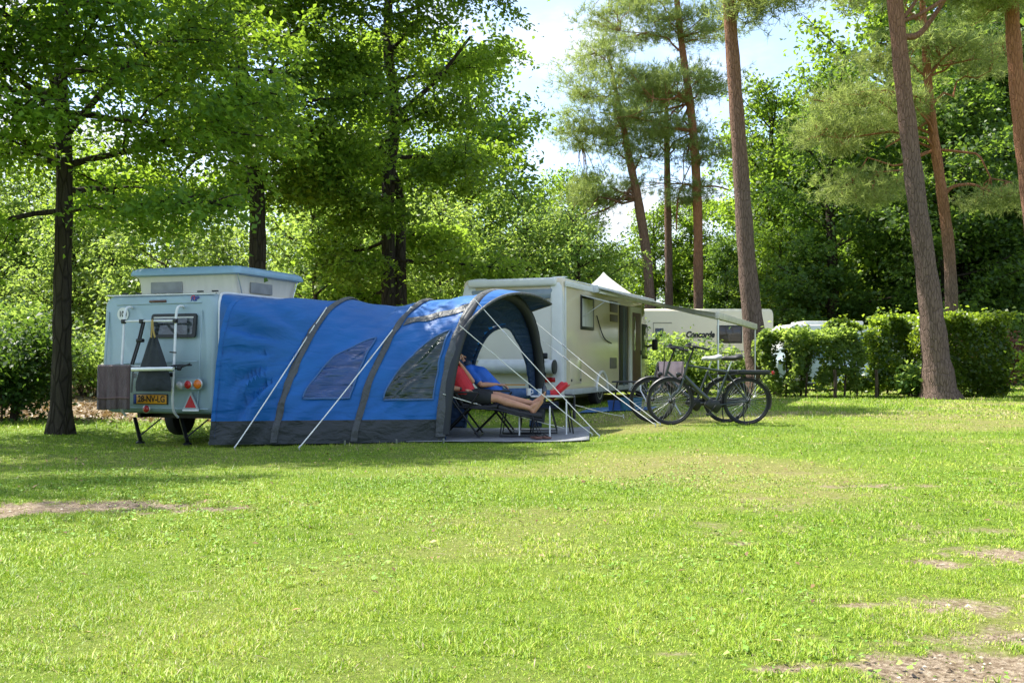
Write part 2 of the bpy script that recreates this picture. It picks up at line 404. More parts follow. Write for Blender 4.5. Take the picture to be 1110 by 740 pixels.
rng = np.random.default_rng(5)
def blades(y0, y1, dens, wid, ln, margin, two, seed):
    r = np.random.default_rng(seed)
    half = lambda y: .53 * y + margin
    A = (half(y0) + half(y1)) * (y1 - y0); n = int(A * dens)
    y = np.sqrt(r.uniform(y0 * y0, y1 * y1, n)); x = r.uniform(-1, 1, n) * half(y)
    cl = fbm(x * 7, y * 7, 61, 3); b = bare_at(x, y); d = dry_at(x, y)
    pat = fbm(x * .9, y * .9, 88, 3)
    keep = (r.random(n) < np.clip(1.2 - 1.15 * b - .25 * d, .03, 1) * (.74 + .4 * sstep(.28, .62, cl)))
    tt = np.clip((x + 3.9) / 3.0, 0, 1)                        # no grass inside the tent or on its mat
    intent = (x > -3.9) & (x < 1.0) & (y > 12.78 + .14 * (x + 3.9)) & (y < 15.9 + .2 * (x + 3.9))
    keep &= ~intent
    keep &= ~((x > .4) & (x < 4.1) & (y > 19.5 + (x - 1) * 2.2) & (y < 27) & (x - .95 < (y - 19.5) * .38))
    keep &= (np.abs(x) < .53 * y + .7) & (y > 2.3) | (r.random(n) < .33)      # thinner beyond the frame's edges
    x, y, d, cl, pat, b = x[keep], y[keep], d[keep], cl[keep], pat[keep], b[keep]; n = len(x)
    z = gz(x, y) - .006 - .012 * b
    L_ = ln * np.where(np.abs(x) < .53 * y + .7, 1, 1.15) * (.55 + .8 * r.random(n)) * (.62 + .7 * sstep(.35, .7, cl)) * (1 - .45 * d) * np.where(r.random(n) < .02, 1.8, 1)
    W_ = wid * np.where(np.abs(x) < .53 * y + .7, 1, 1.7) * (.6 + .8 * r.random(n))
    an = r.uniform(0, 2 * PI, n); lean = np.abs(r.normal(.62, .34, n)); la = r.uniform(0, 2 * PI, n)
    dx, dy = np.cos(an), np.sin(an); lx, ly = np.cos(la) * np.sin(lean), np.sin(la) * np.sin(lean); lz = np.cos(lean)
    base = np.stack([x, y, z], 1); side = np.stack([dx, dy, 0 * dx], 1) * (W_ / 2)[:, None]
    dirv = np.stack([lx, ly, lz], 1)
    tip = base + dirv * L_[:, None]; tip[:, 2] -= .25 * L_ * np.sin(lean); tip[:, :2] += np.stack([lx, ly], 1) * (.35 * L_)[:, None]
    col = np.clip(.44 + .25 * (fbm(x * .45 + 9, y * .45, 21, 2) - .5) + .22 * r.normal(size=n) + .55 * (pat - .5) + .45 * d * (r.random(n) > .35), 0, 1)
    straw = (r.random(n) < .04 + .35 * d**1.5)
    col = np.where(straw, 1.0 - .05 * r.random(n), np.minimum(col, .9))
    if two:
        mid = base + dirv * (L_ * .55)[:, None]
        V = np.stack([base - side, base + side, mid + side * .8, mid - side * .8, tip], 1).reshape(-1, 3)
        i = np.arange(n) * 5
        return V, np.stack([i, i + 1, i + 2, i + 3], 1), np.stack([i + 3, i + 2, i + 4], 1), np.repeat(col, 5)
    V = np.stack([base - side, base + side, tip], 1).reshape(-1, 3); i = np.arange(n) * 3
    return V, np.zeros((0, 4), int), np.stack([i, i + 1, i + 2], 1), np.repeat(col, 3)
gm = bpy.data.materials.new('grass_blades'); nt, N, L = nodes_of(gm)
out = N.new('ShaderNodeOutputMaterial'); p = N.new('ShaderNodeBsdfPrincipled'); t = N.new('ShaderNodeBsdfTranslucent'); ms = N.new('ShaderNodeMixShader')
ge = N.new('ShaderNodeNewGeometry'); va = N.new('ShaderNodeVectorMath'); va.operation = 'MULTIPLY_ADD'; va.inputs[1].default_value = (.55, .55, .55); va.inputs[2].default_value = (0, 0, .75)
vn = N.new('ShaderNodeVectorMath'); vn.operation = 'NORMALIZE'; L.new(ge.outputs['Normal'], va.inputs[0]); L.new(va.outputs[0], vn.inputs[0]); L.new(vn.outputs[0], p.inputs['Normal'])
a = N.new('ShaderNodeAttribute'); a.attribute_name = 'rnd'
r_ = ramp(a.outputs['Fac'], [(0, (.11, .215, .013)), (.35, (.21, .36, .018)), (.65, (.34, .485, .035)), (.9, (.48, .54, .085)), (.97, (.54, .47, .22)), (1, (.60, .52, .31))])
L.new(r_.outputs[0], p.inputs['Base Color']); L.new(r_.outputs[0], t.inputs[0]); p.inputs['Roughness'].default_value = .5; p.inputs['Specular IOR Level'].default_value = .3
ms.inputs[0].default_value = .36; L.new(p.outputs[0], ms.inputs[1]); L.new(t.outputs[0], ms.inputs[2]); L.new(ms.outputs[0], out.inputs[0])
Vs, Qs, Ts, Cs, off = [], [], [], [], 0
for args in ((1.7, 4.6, 36000, .0034, .025, 3.4, True, 1), (4.6, 8.5, 14000, .0052, .026, 3.6, True, 2), (8.5, 16, 3300, .0100, .030, 4.0, False, 3), (16, 30, 420, .026, .055, 4.0, False, 4), (30, 62, 90, .06, .08, 4.0, False, 6)):
    V, Q, T, C_ = blades(*args); Vs.append(V); Qs.append(Q + off); Ts.append(T + off); Cs.append(C_); off += len(V)
grass = np_mesh('grass', np.concatenate(Vs), [np.concatenate(Qs), np.concatenate(Ts)], gm, {'rnd': np.concatenate(Cs)})
# clover, plantain and other flat weeds, fallen leaves and twigs
rw = np.random.default_rng(77)
def scatter(n, y0, y1, margin):
    y = np.sqrt(rw.uniform(y0 * y0, y1 * y1, n)); x = rw.uniform(-1, 1, n) * (.53 * y + margin); ok = ~((x > -3.9) & (x < 1.0) & (y > 12.8)); return x[ok], y[ok]
tag(grass, 'short mown grass blades covering the lawn', 'grass', None, 'stuff')
def flat_leaves(x, y, size, lift, tilt, seed, asp=.62):
    r = np.random.default_rng(seed); n = len(x); an = r.uniform(0, 6.28, n); L_ = (size * (.6 + .8 * r.random(n)))
    t = np.stack([np.cos(an), np.sin(an), r.normal(0, tilt, n)], 1); b = np.stack([-np.sin(an), np.cos(an), r.normal(0, tilt, n)], 1); c = np.stack([x, y, gz(x, y) + lift], 1)
    V = np.stack([c - t * L_[:, None] * .5, c + b * (L_ * asp * .5)[:, None] + [0, 0, .004], c + t * L_[:, None] * .5, c - b * (L_ * asp * .5)[:, None] + [0, 0, .004]], 1).reshape(-1, 3); i = np.arange(n) * 4
    return V, np.stack([i, i + 1, i + 2, i + 3], 1), np.repeat(r.random(n), 4)
def attr_mat(name, stops, rough=.7):
    global N, L, tc
    m = bpy.data.materials.new(name); nt, N, L = nodes_of(m); o = N.new('ShaderNodeOutputMaterial'); p = N.new('ShaderNodeBsdfPrincipled'); a = N.new('ShaderNodeAttribute'); a.attribute_name = 'rnd'
    r = ramp(a.outputs['Fac'], stops); L.new(r.outputs[0], p.inputs['Base Color']); p.inputs['Roughness'].default_value = rough; p.inputs['Specular IOR Level'].default_value = .3; L.new(p.outputs[0], o.inputs[0]); return m
# clover and plantain grow in drifts
x, y = scatter(13000, 2.4, 9.5, 1.0); k = fbm(x * 1.1 + 7, y * 1.1, 19, 3) > .56; x, y = x[k], y[k]
V, Q, A = flat_leaves(x, y, .020, .014, .25, 4, .8)
o = np_mesh('clover', V, Q, attr_mat('clover_leaf', [(0, (.10, .22, .02)), (.6, (.17, .32, .035)), (1, (.25, .40, .08))]), {'rnd': A}); tag(o, 'small clover leaves growing in drifts through the lawn', 'clover', None, 'stuff')
x, y = scatter(700, 2.5, 15, 1.0); V, Q, A = flat_leaves(x, y, .034, .022, .3, 6, .55)
o = np_mesh('fallen_leaves', V, Q, attr_mat('fallen_leaf', [(0, (.10, .055, .025)), (.5, (.24, .15, .06)), (.8, (.40, .31, .14)), (1, (.32, .36, .08))]), {'rnd': A}); tag(o, 'few dry leaves lying scattered on the lawn', 'leaves', None, 'stuff')
# crumbs, stones and bits of twig on the worn spots
x, y = scatter(60000, 2.4, 9.5, 1.0); bb = bare_at(x, y); k = rw.random(len(x)) < sstep(.35, .9, bb) * .8; x, y = x[k], y[k]; n = len(x)
s_ = rw.gamma(1.6, .0018, n) + .0015; base = np.array([[1, 0, 0], [-.5, .87, 0], [-.5, -.87, 0], [0, 0, 1.1]]); rot = rw.uniform(0, 6.28, n); cr, sr = np.cos(rot), np.sin(rot)
V = np.stack([np.stack([x + s_ * (cr * v[0] - sr * v[1]) * 1.4, y + s_ * (sr * v[0] + cr * v[1]), gz(x, y) - .014 + .003 + s_ * v[2] * .8], 1) for v in base], 1).reshape(-1, 3); i = np.arange(n) * 4
Q = np.concatenate([np.stack([i, i + 1, i + 3], 1), np.stack([i + 1, i + 2, i + 3], 1), np.stack([i + 2, i, i + 3], 1)])
o = np_mesh('soil_crumbs', V, Q, attr_mat('crumbs', [(0, (.07, .05, .03)), (.5, (.22, .17, .12)), (.85, (.34, .29, .22)), (1, (.45, .41, .34))], .9), {'rnd': np.repeat(rw.random(n), 4)}); tag(o, 'crumbs of soil and small stones on the worn patches', 'gravel', None, 'stuff')
x, y = scatter(900, 2.4, 9.5, 1.0); k = rw.random(len(x)) < .25 + .75 * bare_at(x, y); x, y = x[k], y[k]; V, Q, A = flat_leaves(x, y, .075, .012, .12, 8, .06)
o = np_mesh('twigs', V, Q, attr_mat('dead_twig', [(0, (.06, .04, .025)), (.6, (.18, .12, .08)), (1, (.35, .28, .2))]), {'rnd': A}); tag(o, 'bits of dead twig and needle on the lawn', 'twigs', None, 'stuff')
# ------------------------------------------------------------------ the folding caravan with its raised roof
TH_C = -math.atan2(.315, .949)
CF = Frame((-4.733, 13.193, -.16), TH_C)
GC = .16                                              # rear-plane heights below are absolute, the frame stands .16 lower
caravan = thing('caravan', 'pale blue-grey touring caravan with its pop-up roof raised, beside the blue tent', 'caravan', CF.o, TH_C)
shell_m = mat('caravan_shell', (.32, .435, .485), .38, var=.05, vs=2, coat=.25, dirt=.28, dirtcol=(.22, .25, .23))
lid_m = mat('caravan_lid', (.22, .37, .48), .42, var=.06, coat=.2, dirt=.2, dirtcol=(.14, .18, .18))
canvas_m = mat('caravan_canvas', (.66, .61, .51), .9, var=.05, bump=.3, bs=9, stretch=(2, 2, .5))
mesh_m = mat('caravan_mesh_window', (.28, .28, .27), .8, var=.15, bump=.2, bs=90)
def CR(px, py, ly=0.0): return CF.hitY(px, py, ly)    # point of the rear wall
W2, ZB, ZT, LEN = .93, .40, 1.985, 3.7
mb = MB(); rings = []
for (y, ins) in ((0, .075), (.012, .042), (.035, .018), (.075, .004), (.12, 0), (1.2, 0), (2.4, 0), (3.2, .0), (3.5, .03), (3.66, .10), (LEN, .18)):
    ring = []
    for (x, z) in rrect(2 * (W2 - ins), (ZT - ZB) - 2 * ins, .13 if y < 3 else .2, 6):
        zz = z + (ZT + ZB) / 2; lean = .10 * max(0, (zz - 1.0)) ** 1.4 if y < .2 else 0
        under = .10 * max(0, .62 - zz) / .22 if y < .2 else 0
        tap = 1 - .035 * sstep(.9, 2.0, zz) * (1 if x < 0 else .4)
        ring.append((x * float(tap), y + lean + under, zz + (.03 * (1 - (x / W2)**2) if z > .6 else 0)))
    rings.append(ring)
mb.rings(rings)
mb.build('body', shell_m, caravan, sharp=50)
def rear_y(z): return .10 * max(0, z - 1.0) ** 1.4 + .10 * max(0, .62 - z) / .22
def onrear(px, py, off=0.0):
    l = CR(px, py, 0); 
    for _ in range(3): l = CR(px, py, rear_y(l.z))
    return Vector((l.x, l.y - off, l.z))
# pressed panel ribs of the rear wall
mb = MB()
for (xa, ya, xb, yb) in ((127, 330.5, 219, 327.5), (124, 394, 214, 391.5)):
    mb.bar(onrear(xa, ya, .001), onrear(xb, yb, .001), .022, .016, .006)
mb.tube(smoothpath([onrear(118, 338, -.002), onrear(114.5, 392, -.002), onrear(113, 440, -.002)], 4), .009, 6)
mb.tube(smoothpath([onrear(219, 336, -.002), onrear(216.5, 392, -.002), onrear(214, 440, -.002)], 4), .008, 6)
mb.bar(onrear(112, 441, -.004), onrear(226, 443.5, -.004), .03, .02, .008)
mb.build_each('panel_rib', shell_m, caravan)
# windows
a, b_ = onrear(163.5, 366, 0), onrear(214, 339.5, 0)
cx, cz, ww, hh = (a.x + b_.x) / 2, (a.z + b_.z) / 2, b_.x - a.x, b_.z - a.z
def rpanel(mb, cx, cz, w, h, r, y0, th):
    ry = (rear_y(cz + h / 2) - rear_y(cz - h / 2)) / h
    p = [(cx + x, y0 + rear_y(cz) + ry * z, cz + z) for (x, z) in rrect(w, h, r, 4)]
    mb.rings([[(x, y + th, z) for (x, y, z) in p], p])
mb = MB(); rpanel(mb, cx, cz, ww, hh, .04, -.018, .03); fr = mb.build('window', black_plastic, caravan)
mb = MB(); rpanel(mb, cx + .0, cz - .01, ww - .09, hh - .10, .02, -.022, .006)
van_glass = mat('caravan_glass', (.045, .055, .06), .08, var=.9, vs=14, stretch=(1, 1, 2.2), spec=.7); mb.build('pane', van_glass, fr)
mb = MB(); mb.box((cx, rear_y(cz + hh / 2) - .026, cz + hh / 2 - .052), (ww - .08, .006, .022), bev=.002); mb.build('blind', mat('blind_white', (.6, .6, .57), .6), fr)
# high brake light
l = onrear(171.5, 326.5); mb = MB(); mb.box((l.x, l.y - .008, l.z), (.27, .02, .034), bev=.008); mb.build('brake_light', mat('brake_light_dark', (.07, .008, .008), .2, coat=.5), caravan)
# maker's badge
l = onrear(210.5, 323.5)
mb = MB(); mb.lathe((l.x - .01, l.y + .001, l.z + .004), (0, -1, 0), [(.040, 0), (.040, .004)], 24); bd = mb.build('badge', mat('badge_red', (.55, .05, .06), .4), caravan)
text_mesh('badge_lettering', 'KiP', .085, mat('badge_blue', (.03, .05, .25), .4), bd, (l.x + .01, l.y - .006, l.z - .004), (1, 0, 0), (0, 0, 1), .002, .3, .004)
# speed disc
l = onrear(133.5, 340.5)
mb = MB(); mb.lathe((l.x, l.y, l.z), (0, -1, 0), [(.092, 0), (.092, .005)], 28); sd = mb.build('speed_disc', mat('disc_white', (.75, .75, .73), .4, var=.03), caravan)
text_mesh('disc_number', '100', .105, mat('ink_black', (.01, .01, .01), .5), sd, (l.x, l.y - .0065, l.z), (1, 0, 0), (0, 0, 1), .0012, 0, .003, squeeze=.8)
# number plate
a = onrear(144.6, 437.8); b_ = onrear(181, 427.2); cx, cz = (a.x + b_.x) / 2, (a.z + b_.z) / 2; pw, ph = .525, .118
mb = MB(); mb.box((cx, a.y - .012, cz), (pw + .02, .018, ph + .02), bev=.004); pl = mb.build('number_plate', black_plastic, caravan)
mb = MB(); mb.box((cx + .022, a.y - .022, cz), (pw - .045, .004, ph), bev=.002); mb.build('plate_face', mat('plate_yellow', (.72, .33, .015), .4, var=.04), pl)
mb = MB(); mb.box((cx - pw / 2 + .022, a.y - .0225, cz), (.043, .004, ph), bev=.001); mb.build('plate_band', mat('plate_blue', (.01, .06, .35), .4), pl)
text_mesh('plate_lettering', '28-NV-LG', .118, MATS['ink_black'], pl, (cx + .022, a.y - .0245, cz), (1, 0, 0), (0, 0, 1), .001, 0, .003, squeeze=.86)
# lamps
l0 = onrear(204, 416.5)
mb = MB(); pts = [(-.20, .075), (.21, .082), (.19, -.07), (-.17, -.07)]
mb.rings([[(l0.x + x, l0.y + .005, l0.z + z) for (x, z) in pts], [(l0.x + x * .96, l0.y - .012, l0.z + z * .95) for (x, z) in pts]])
mb.build('lamp_panel', shell_m, caravan)
for (px, py, r, nm, c) in ((196.5, 417.5, .046, 'reversing_light', (.6, .6, .58)), (205, 416.8, .052, 'tail_light', (.55, .012, .012)), (215.5, 416.2, .060, 'indicator_light', (.75, .17, .01)), (160, 443, .047, 'fog_light', (.5, .01, .02))):
    l = onrear(px, py, .012)
    mb = MB(); mb.lathe(l, (0, -1, 0), [(r + .012, 0), (r + .012, .012), (r + .004, .016)], 24); hl = mb.build(nm, mat('lamp_rim', (.5, .52, .52), .3, .7), caravan)
    mb = MB(); mb.lathe(l, (0, -1, 0), [(r, .012), (r, .022), (r * .85, .032), (r * .5, .04), (.001, .042)], 24); mb.build('lens', mat(nm + '_lens', c, .12, coat=.6, bump=.3, bs=120), hl)
l = onrear(207.5, 436.5, .004)
mb = MB(); mb.plate([(l.x - .125, l.y, l.z - .085), (l.x + .125, l.y, l.z - .085), (l.x, l.y, l.z + .15)], (0, -1, 0), .014); tr = mb.build('reflector', mat('reflector_rim', (.35, .42, .43), .4), caravan)
mb = MB(); mb.plate([(l.x - .085, l.y - .014, l.z - .062), (l.x + .085, l.y - .014, l.z - .062), (l.x, l.y - .014, l.z + .1)], (0, -1, 0), .006); mb.build('reflector_face', mat('reflector_red', (.5, .008, .015), .2, bump=.5, bs=160), tr)
mb = MB(); mb.box((l.x, l.y - .012, l.z - .098), (.25, .016, .022), bev=.004); mb.build('reflector_sill', white_tube, tr)
# window flank, roof seal
mb = MB(); mb.tube([(-W2 + .08, .12, ZT + .006), (W2 - .06, .12, ZT + .006)], .012, 6); mb.build('roof_seal', steel, caravan)
# raised roof
mb = MB()
y0, y1, zw0, zw1 = .66, 2.24, ZT - .02, 2.30
rg = []
for (k, z) in ((0, zw0), (.33, zw0 + .12), (.66, zw0 + .22), (1, zw1)):
    bow = .02 * math.sin(PI * k); o = .02 * k
    rg.append([(x, y + (y0 + y1) / 2, z) for (x, y) in rrect(2 * (.80 - bow + o), (y1 - y0) + 2 * o - 2 * bow, .06, 4)])
mb.rings(rg, cap=False); cw = mb.build('canvas_wall', canvas_m, caravan)
mb = MB()
mb.box((-.32, y0, zw0 + .165), (.52, .02, .155), bev=.004)
mb.box((.808, y0 + .62, zw0 + .165), (.02, .55, .15), bev=.004)
mb.build_each('mesh_window', mesh_m, cw)
mb = MB(); rg = []
for (ins, z) in ((.05, 2.285), (.0, 2.30), (0, 2.335), (.02, 2.375), (.07, 2.405), (.25, 2.425), (.6, 2.43)):
    rg.append([(x, y + (.57 + 2.34) / 2, z) for (x, y) in rrect(1.80 - 2 * ins, 1.77 - 2 * ins, .09, 5)])
mb.rings(rg); mb.build('roof_lid', lid_m, caravan, sharp=40)
mb = MB()
for (ya, yb) in ((.64, .78), (2.2, 2.06)): mb.tube([(.845, ya, 2.30), (.83, yb, ZT)], .009, 6)
mb.build_each('roof_strut', steel, caravan)
mb = MB()
for x in (-.72, -.5, .55, .78): mb.box((x, .3 if x < 0 else .22, ZT + .045), (.09, .03, .02), bev=.004)
mb.build_each('roof_catch', black_plastic, caravan)
# chassis
mb = MB()
for x in (-.62, .62): mb.bar((x, .45, .36), (x, 3.6, .36), .05, .08)
for y in (.75, 1.55, 3.2): mb.bar((-.62, y, .34), (.62, y, .34), .08, .06)
mb.tube([(-.78, 1.62, .29), (.78, 1.62, .29)], .04, 10)
mb.bar((-.5, 3.5, .34), (0, 4.7, .36), .06, .08); mb.bar((.5, 3.5, .34), (0, 4.7, .36), .06, .08)
mb.build('chassis', black_metal, caravan)
for sx in (-1, 1):
    mb = MB(); c = (sx * .76, 1.55, .285); prof = [(.19, -.08), (.25, -.085), (.277, -.07), (.285, -.04), (.287, 0), (.285, .04), (.277, .07), (.25, .085), (.19, .08)]
    mb.lathe(c, (1, 0, 0), prof, 36); wl = mb.build('wheel', rubber, caravan)
    mb = MB(); mb.lathe(c, (sx, 0, 0), [(.19, .075), (.185, .06), (.10, .05), (.06, .07), (.03, .075)], 28); mb.build('hub', mat('wheel_grey', (.2, .21, .21), .5, .5), wl)
for sx, fx in ((-.55, -.12), (.2, .6)):
    mb = MB(); mb.bar((sx + .12 * 0, .28, .33), (sx + .22, .12, .04), .045, .03); mb.bar((sx + .42, .3, .33), (sx + .20, .14, .10), .03, .02)
    mb.lathe((sx + .225, .115, .0), (0, 0, 1), [(.06, 0), (.06, .015), (.02, .04)], 12); mb.build('steady_leg', black_metal, caravan)
# rear cycle rack
rack = MB()
def rk(px, py, off):
    l = CR(px, py, -off)
    for _ in range(3): l = CR(px, py, rear_y(l.z) - off)
    return Vector(l)
rack.tube(smoothpath([rk(143.5, 333.5, 0), rk(141, 332.8, .06), rk(137, 334.5, .13), rk(135, 342, .15), rk(133.8, 365, .16), rk(132, 398, .17), rk(130.5, 425, .16), rk(131.5, 443, .13), rk(136, 450, .05)], 6), .017, 10)
rack.tube(smoothpath([rk(199, 333, 0), rk(197, 331.8, .06), rk(193, 333, .13), rk(191, 341, .15), rk(190, 365, .16), rk(188.5, 398, .17), rk(187, 425, .16), rk(188, 444, .12), rk(193, 452, .04)], 6), .017, 10)
rack.tube([rk(133.5, 348.3, .165), rk(190, 347.6, .165)], .014, 10)
rack_o = rack.build('cycle_rack', white_tube, caravan)
mb = MB(); p0, p1 = rk(108, 397.5, .17), rk(191, 397, .17); mb.tube([p0, p1], .014, 8); p0, p1 = rk(110, 401.5, .30), rk(188, 401.2, .30); mb.tube([p0, p1], .014, 8)
mb.bar(rk(143, 400.2, .40), rk(188, 399.4, .40), .04, .05, .006); mb.tube([rk(188, 399.5, .40), rk(188.5, 398, .17)], .014, 8); mb.build('wheel_tray', alu, rack_o)
mb = MB()
for (px, py) in ((134, 348.4), (190, 347.6), (153.5, 348.2), (188.5, 398), (186.5, 406)):
    c = rk(px, py, .17); mb.box(c, (.055, .05, .055), bev=.008)
c0, c1 = rk(188, 396, .2), rk(208, 395.5, .12); mb.tube([c0, c1], .012, 8); c0, c1 = rk(192, 400, .22), rk(206, 394, .20); mb.tube([c0, c1], .010, 8)
mb.lathe(rk(195, 399, .24), (0, -1, 0), [(.03, 0), (.03, .03)], 12); mb.tube([rk(184, 381.5, .17), rk(191, 382, .2)], .008, 6)
mb.build_each('clamp', black_plastic, rack_o)
mb = MB(); mb.tube([rk(156.5, 349, .17), rk(151, 372, .18), rk(144, 395, .19)], .015, 8); mb.tube([rk(154.2, 349, .17), rk(148.8, 372, .18), rk(141.8, 395, .19)], .012, 8)
mb.box(rk(152, 369, .19), (.10, .06, .05), bev=.012); mb.build('frame_holder', black_metal, rack_o)
mb = MB(); mb.tube([rk(144.5, 402, .22), rk(142.5, 425, .2)], .012, 8); mb.box(rk(146, 407, .24), (.05, .02, .06), bev=.006); mb.build('tray_strap', mat('strap_grey', (.3, .31, .31), .6), rack_o)
# cloth bag on the rack
bag_m = mat('charcoal_bag_cloth', (.022, .028, .032), .8, var=.3, vs=9, bump=.6, bs=14)
topc = rk(167.5, 364, .20); bl = rk(145, 426, .22); br_ = rk(187, 427, .20); ml = rk(154.5, 395, .22); mr_ = rk(179, 394, .20)
mb = MB(); rows = []
shape = [(162.5, 170.5, 365), (160, 173, 372), (156.5, 176.8, 383), (153, 180.5, 394), (149.5, 184, 406), (147.2, 185.6, 414), (146.8, 186, 420), (147.6, 185.5, 424)]
front, back = [], []
for i, (xa, xb, py) in enumerate(shape):
    f_, b2 = [], []
    for k in range(13):
        t = k / 12; px = xa + (xb - xa) * t; th = .055 * math.sin(PI * t) ** .6 * min(1, (i + .6) / 4) * (1 if i < 7 else .4)
        fold = .010 * math.sin(t * 17 + i * .7) * (1 - i / 9)
        pf = rk(px, py, .30 + th + fold); pb = rk(px, py, .285 - th * .4); f_.append(pf); b2.append(pb)
    front.append(f_); back.append(b2)
rg = [front[i] + back[i][::-1] for i in range(len(shape))]
mb.rings(rg)
bagl = [v for v in mb.v]
bag = MB(); bag.v = [tuple(CF.wor(v) - CF.wor((bl.x, bl.y, bl.z))) for v in mb.v]; bag.f = mb.f
bo = bag.build('bag', bag_m); bo.location = CF.wor((bl.x, bl.y, bl.z)); tag(bo, 'dark grey cloth bag hanging from the rack on the back of the caravan', 'bag')
mb = MB(); o0 = CF.wor((bl.x, bl.y, bl.z))
for dx in (-1.6, 1.6):
    mb.tube([CF.wor(rk(166 + dx * 1.3, 366, .31)) - o0, CF.wor(rk(165.2 + dx * .5, 358, .28)) - o0, CF.wor(rk(165 + dx * .25, 349, .19)) - o0, CF.wor(rk(165.2, 346.5, .17)) - o0], .012, 6)
mb.build('handle', mat('mustard_handle', (.34, .24, .06), .8), bo)
# towel over the tray
tow_m = mat('brown_towel', (.105, .068, .066), .95, var=.25, vs=22, bump=.7, bs=90, sheen=.3, stretch=(1, 1, .35))
mb = MB(); org = CF.wor(rk(105, 396, .3)); P = []
for i in range(26):
    t = i / 25; row = []
    for j in range(22):
        s_ = j / 21
        px = 106.0 + (141.5 - 106.0) * s_ - .8 * t; 
        if i < 4: off = .16 + .05 * i; py = 396.2 - .6 * math.sin(PI * i / 4)
        else: off = .325 + .012 * math.sin(s_ * 15 + .6) * t + .008 * math.sin(s_ * 37) * t; py = 397 + (443.5 + .5 * math.sin(s_ * 7) - 397) * (i - 4) / 21
        row.append(CF.wor(rk(px, py, off)) - org)
    P.append(row)
mb.grid(P); to = mb.build('towel', tow_m, None, solid=.012); to.location = org
tag(to, 'brown towel hung over the rack at the left end of the caravan', 'towel')
mb = MB(); Q = []
for k in range(2): Q.append([P[19 + k][j] + Vector((0, -.010, 0)) for j in range(22)])
mb.grid(Q); mb.build('towel_band', mat('towel_band', (.16, .10, .09), .9, bump=.5, bs=120), to, solid=.004)
# ------------------------------------------------------------------ the blue drive-away tent
TG = -.12
Nb = [(-3.86, 12.67), (-.887, 13.10)]                 # near-side foot line
Fb = [(-2.97, 15.45), (.486, 15.95)]                  # far-side foot line
def lerp(a, b, t): return a + (b - a) * t
def key(t, ks):
    for (a, va), (b, vb) in zip(ks, ks[1:]):
        if t <= b:
            u = (t - a) / (b - a); u = u * u * (3 - 2 * u); return lerp(va, vb, u)
    return ks[-1][1]
def tp_p(t): return key(t, [(0, 7.0), (.27, 1.75), (.61, 1.75), (1.0, 2.35), (1.3, 2.35)])
def tp_h(t): return key(t, [(0, 1.93), (.27, 1.93), (.45, 1.86), (.61, 1.93), (.85, 2.03), (1.0, 2.07), (1.3, 2.03)])
def tp_lean(t): return key(t, [(0, .17), (.27, .24), (.61, .26), (1.0, .10), (1.3, .1)])
tent_o = Vector((-2.0, 14.2, TG))
ax = Vector((.99, .143, 0))
def tent_pt(t, phi, off=0.0, wr=True):
    n = Vector((lerp(Nb[0][0], Nb[1][0], t), lerp(Nb[0][1], Nb[1][1], t), 0)); f = Vector((lerp(Fb[0][0], Fb[1][0], t), lerp(Fb[0][1], Fb[1][1], t), 0))
    m_ = (n + f) / 2; h = (n - f) / 2; p = tp_p(t); H = tp_h(t)
    c, s = math.cos(phi), math.sin(phi)
    q = math.copysign(abs(c) ** (2 / p), c); z = H * abs(s) ** (2 / p)
    pos = m_ + h * q + ax * (tp_lean(t) * z / H)
    pos.z = TG + z
    # outward direction, near enough: away from the section's middle
    nd = (h.normalized() * q * 1.0 + Vector((0, 0, 1)) * (z / H) ** 1.5).normalized()
    if wr:
        k = math.sin(PI * min(max(z / H, 0), 1)) ** .5
        u = t * 3.05; zz = z
        near0 = math.exp(-((t - .10) / .16) ** 2)
        fu, fz = .95 - u, zz - 1.18; fr = math.hypot(fu, fz); fa = math.atan2(fz, fu)
        fan = math.exp(-((t - .125) / .13) ** 2) * min(1, fr / .5)
        wv = .10 * fan * (abs(math.sin(fa * 7.5 + .8 * mnoise.noise(Vector((fa * 2, fr, 0))))) ** .7 - .55) * 1.6 * k
        wv += .026 * fan * math.sin(fa * 19 + fr * 3) * k
        dist = min(abs(t - .27), abs(t - .61), abs(t - 1.0))
        wv -= .045 * (1 - math.exp(-(dist / .11) ** 2)) * (.3 + .7 * k) * (1 if t > .02 else 0)
        wv += .024 * math.sin((zz - u * .85) * 21 + 2.5 * mnoise.noise(Vector((u * 2, zz * 2, 0)))) * k * (.4 + .6 * mnoise.noise(Vector((u * 1.5, zz * 1.5, 9))))
        wv += .035 * mnoise.noise(Vector((u * 3.1, zz * 3.1 + q, 4.2)))
        off = off + wv * min(1, t * 12 + .15)
    return pos + nd * off
def phi_of(t, z):
    H = tp_h(t); return math.asin(min(1, max(0, z / H) ** (tp_p(t) / 2)))
tent = thing('tent', 'large blue inflatable tent with grey arches, open at the front and joined to the caravan', 'tent', tent_o)
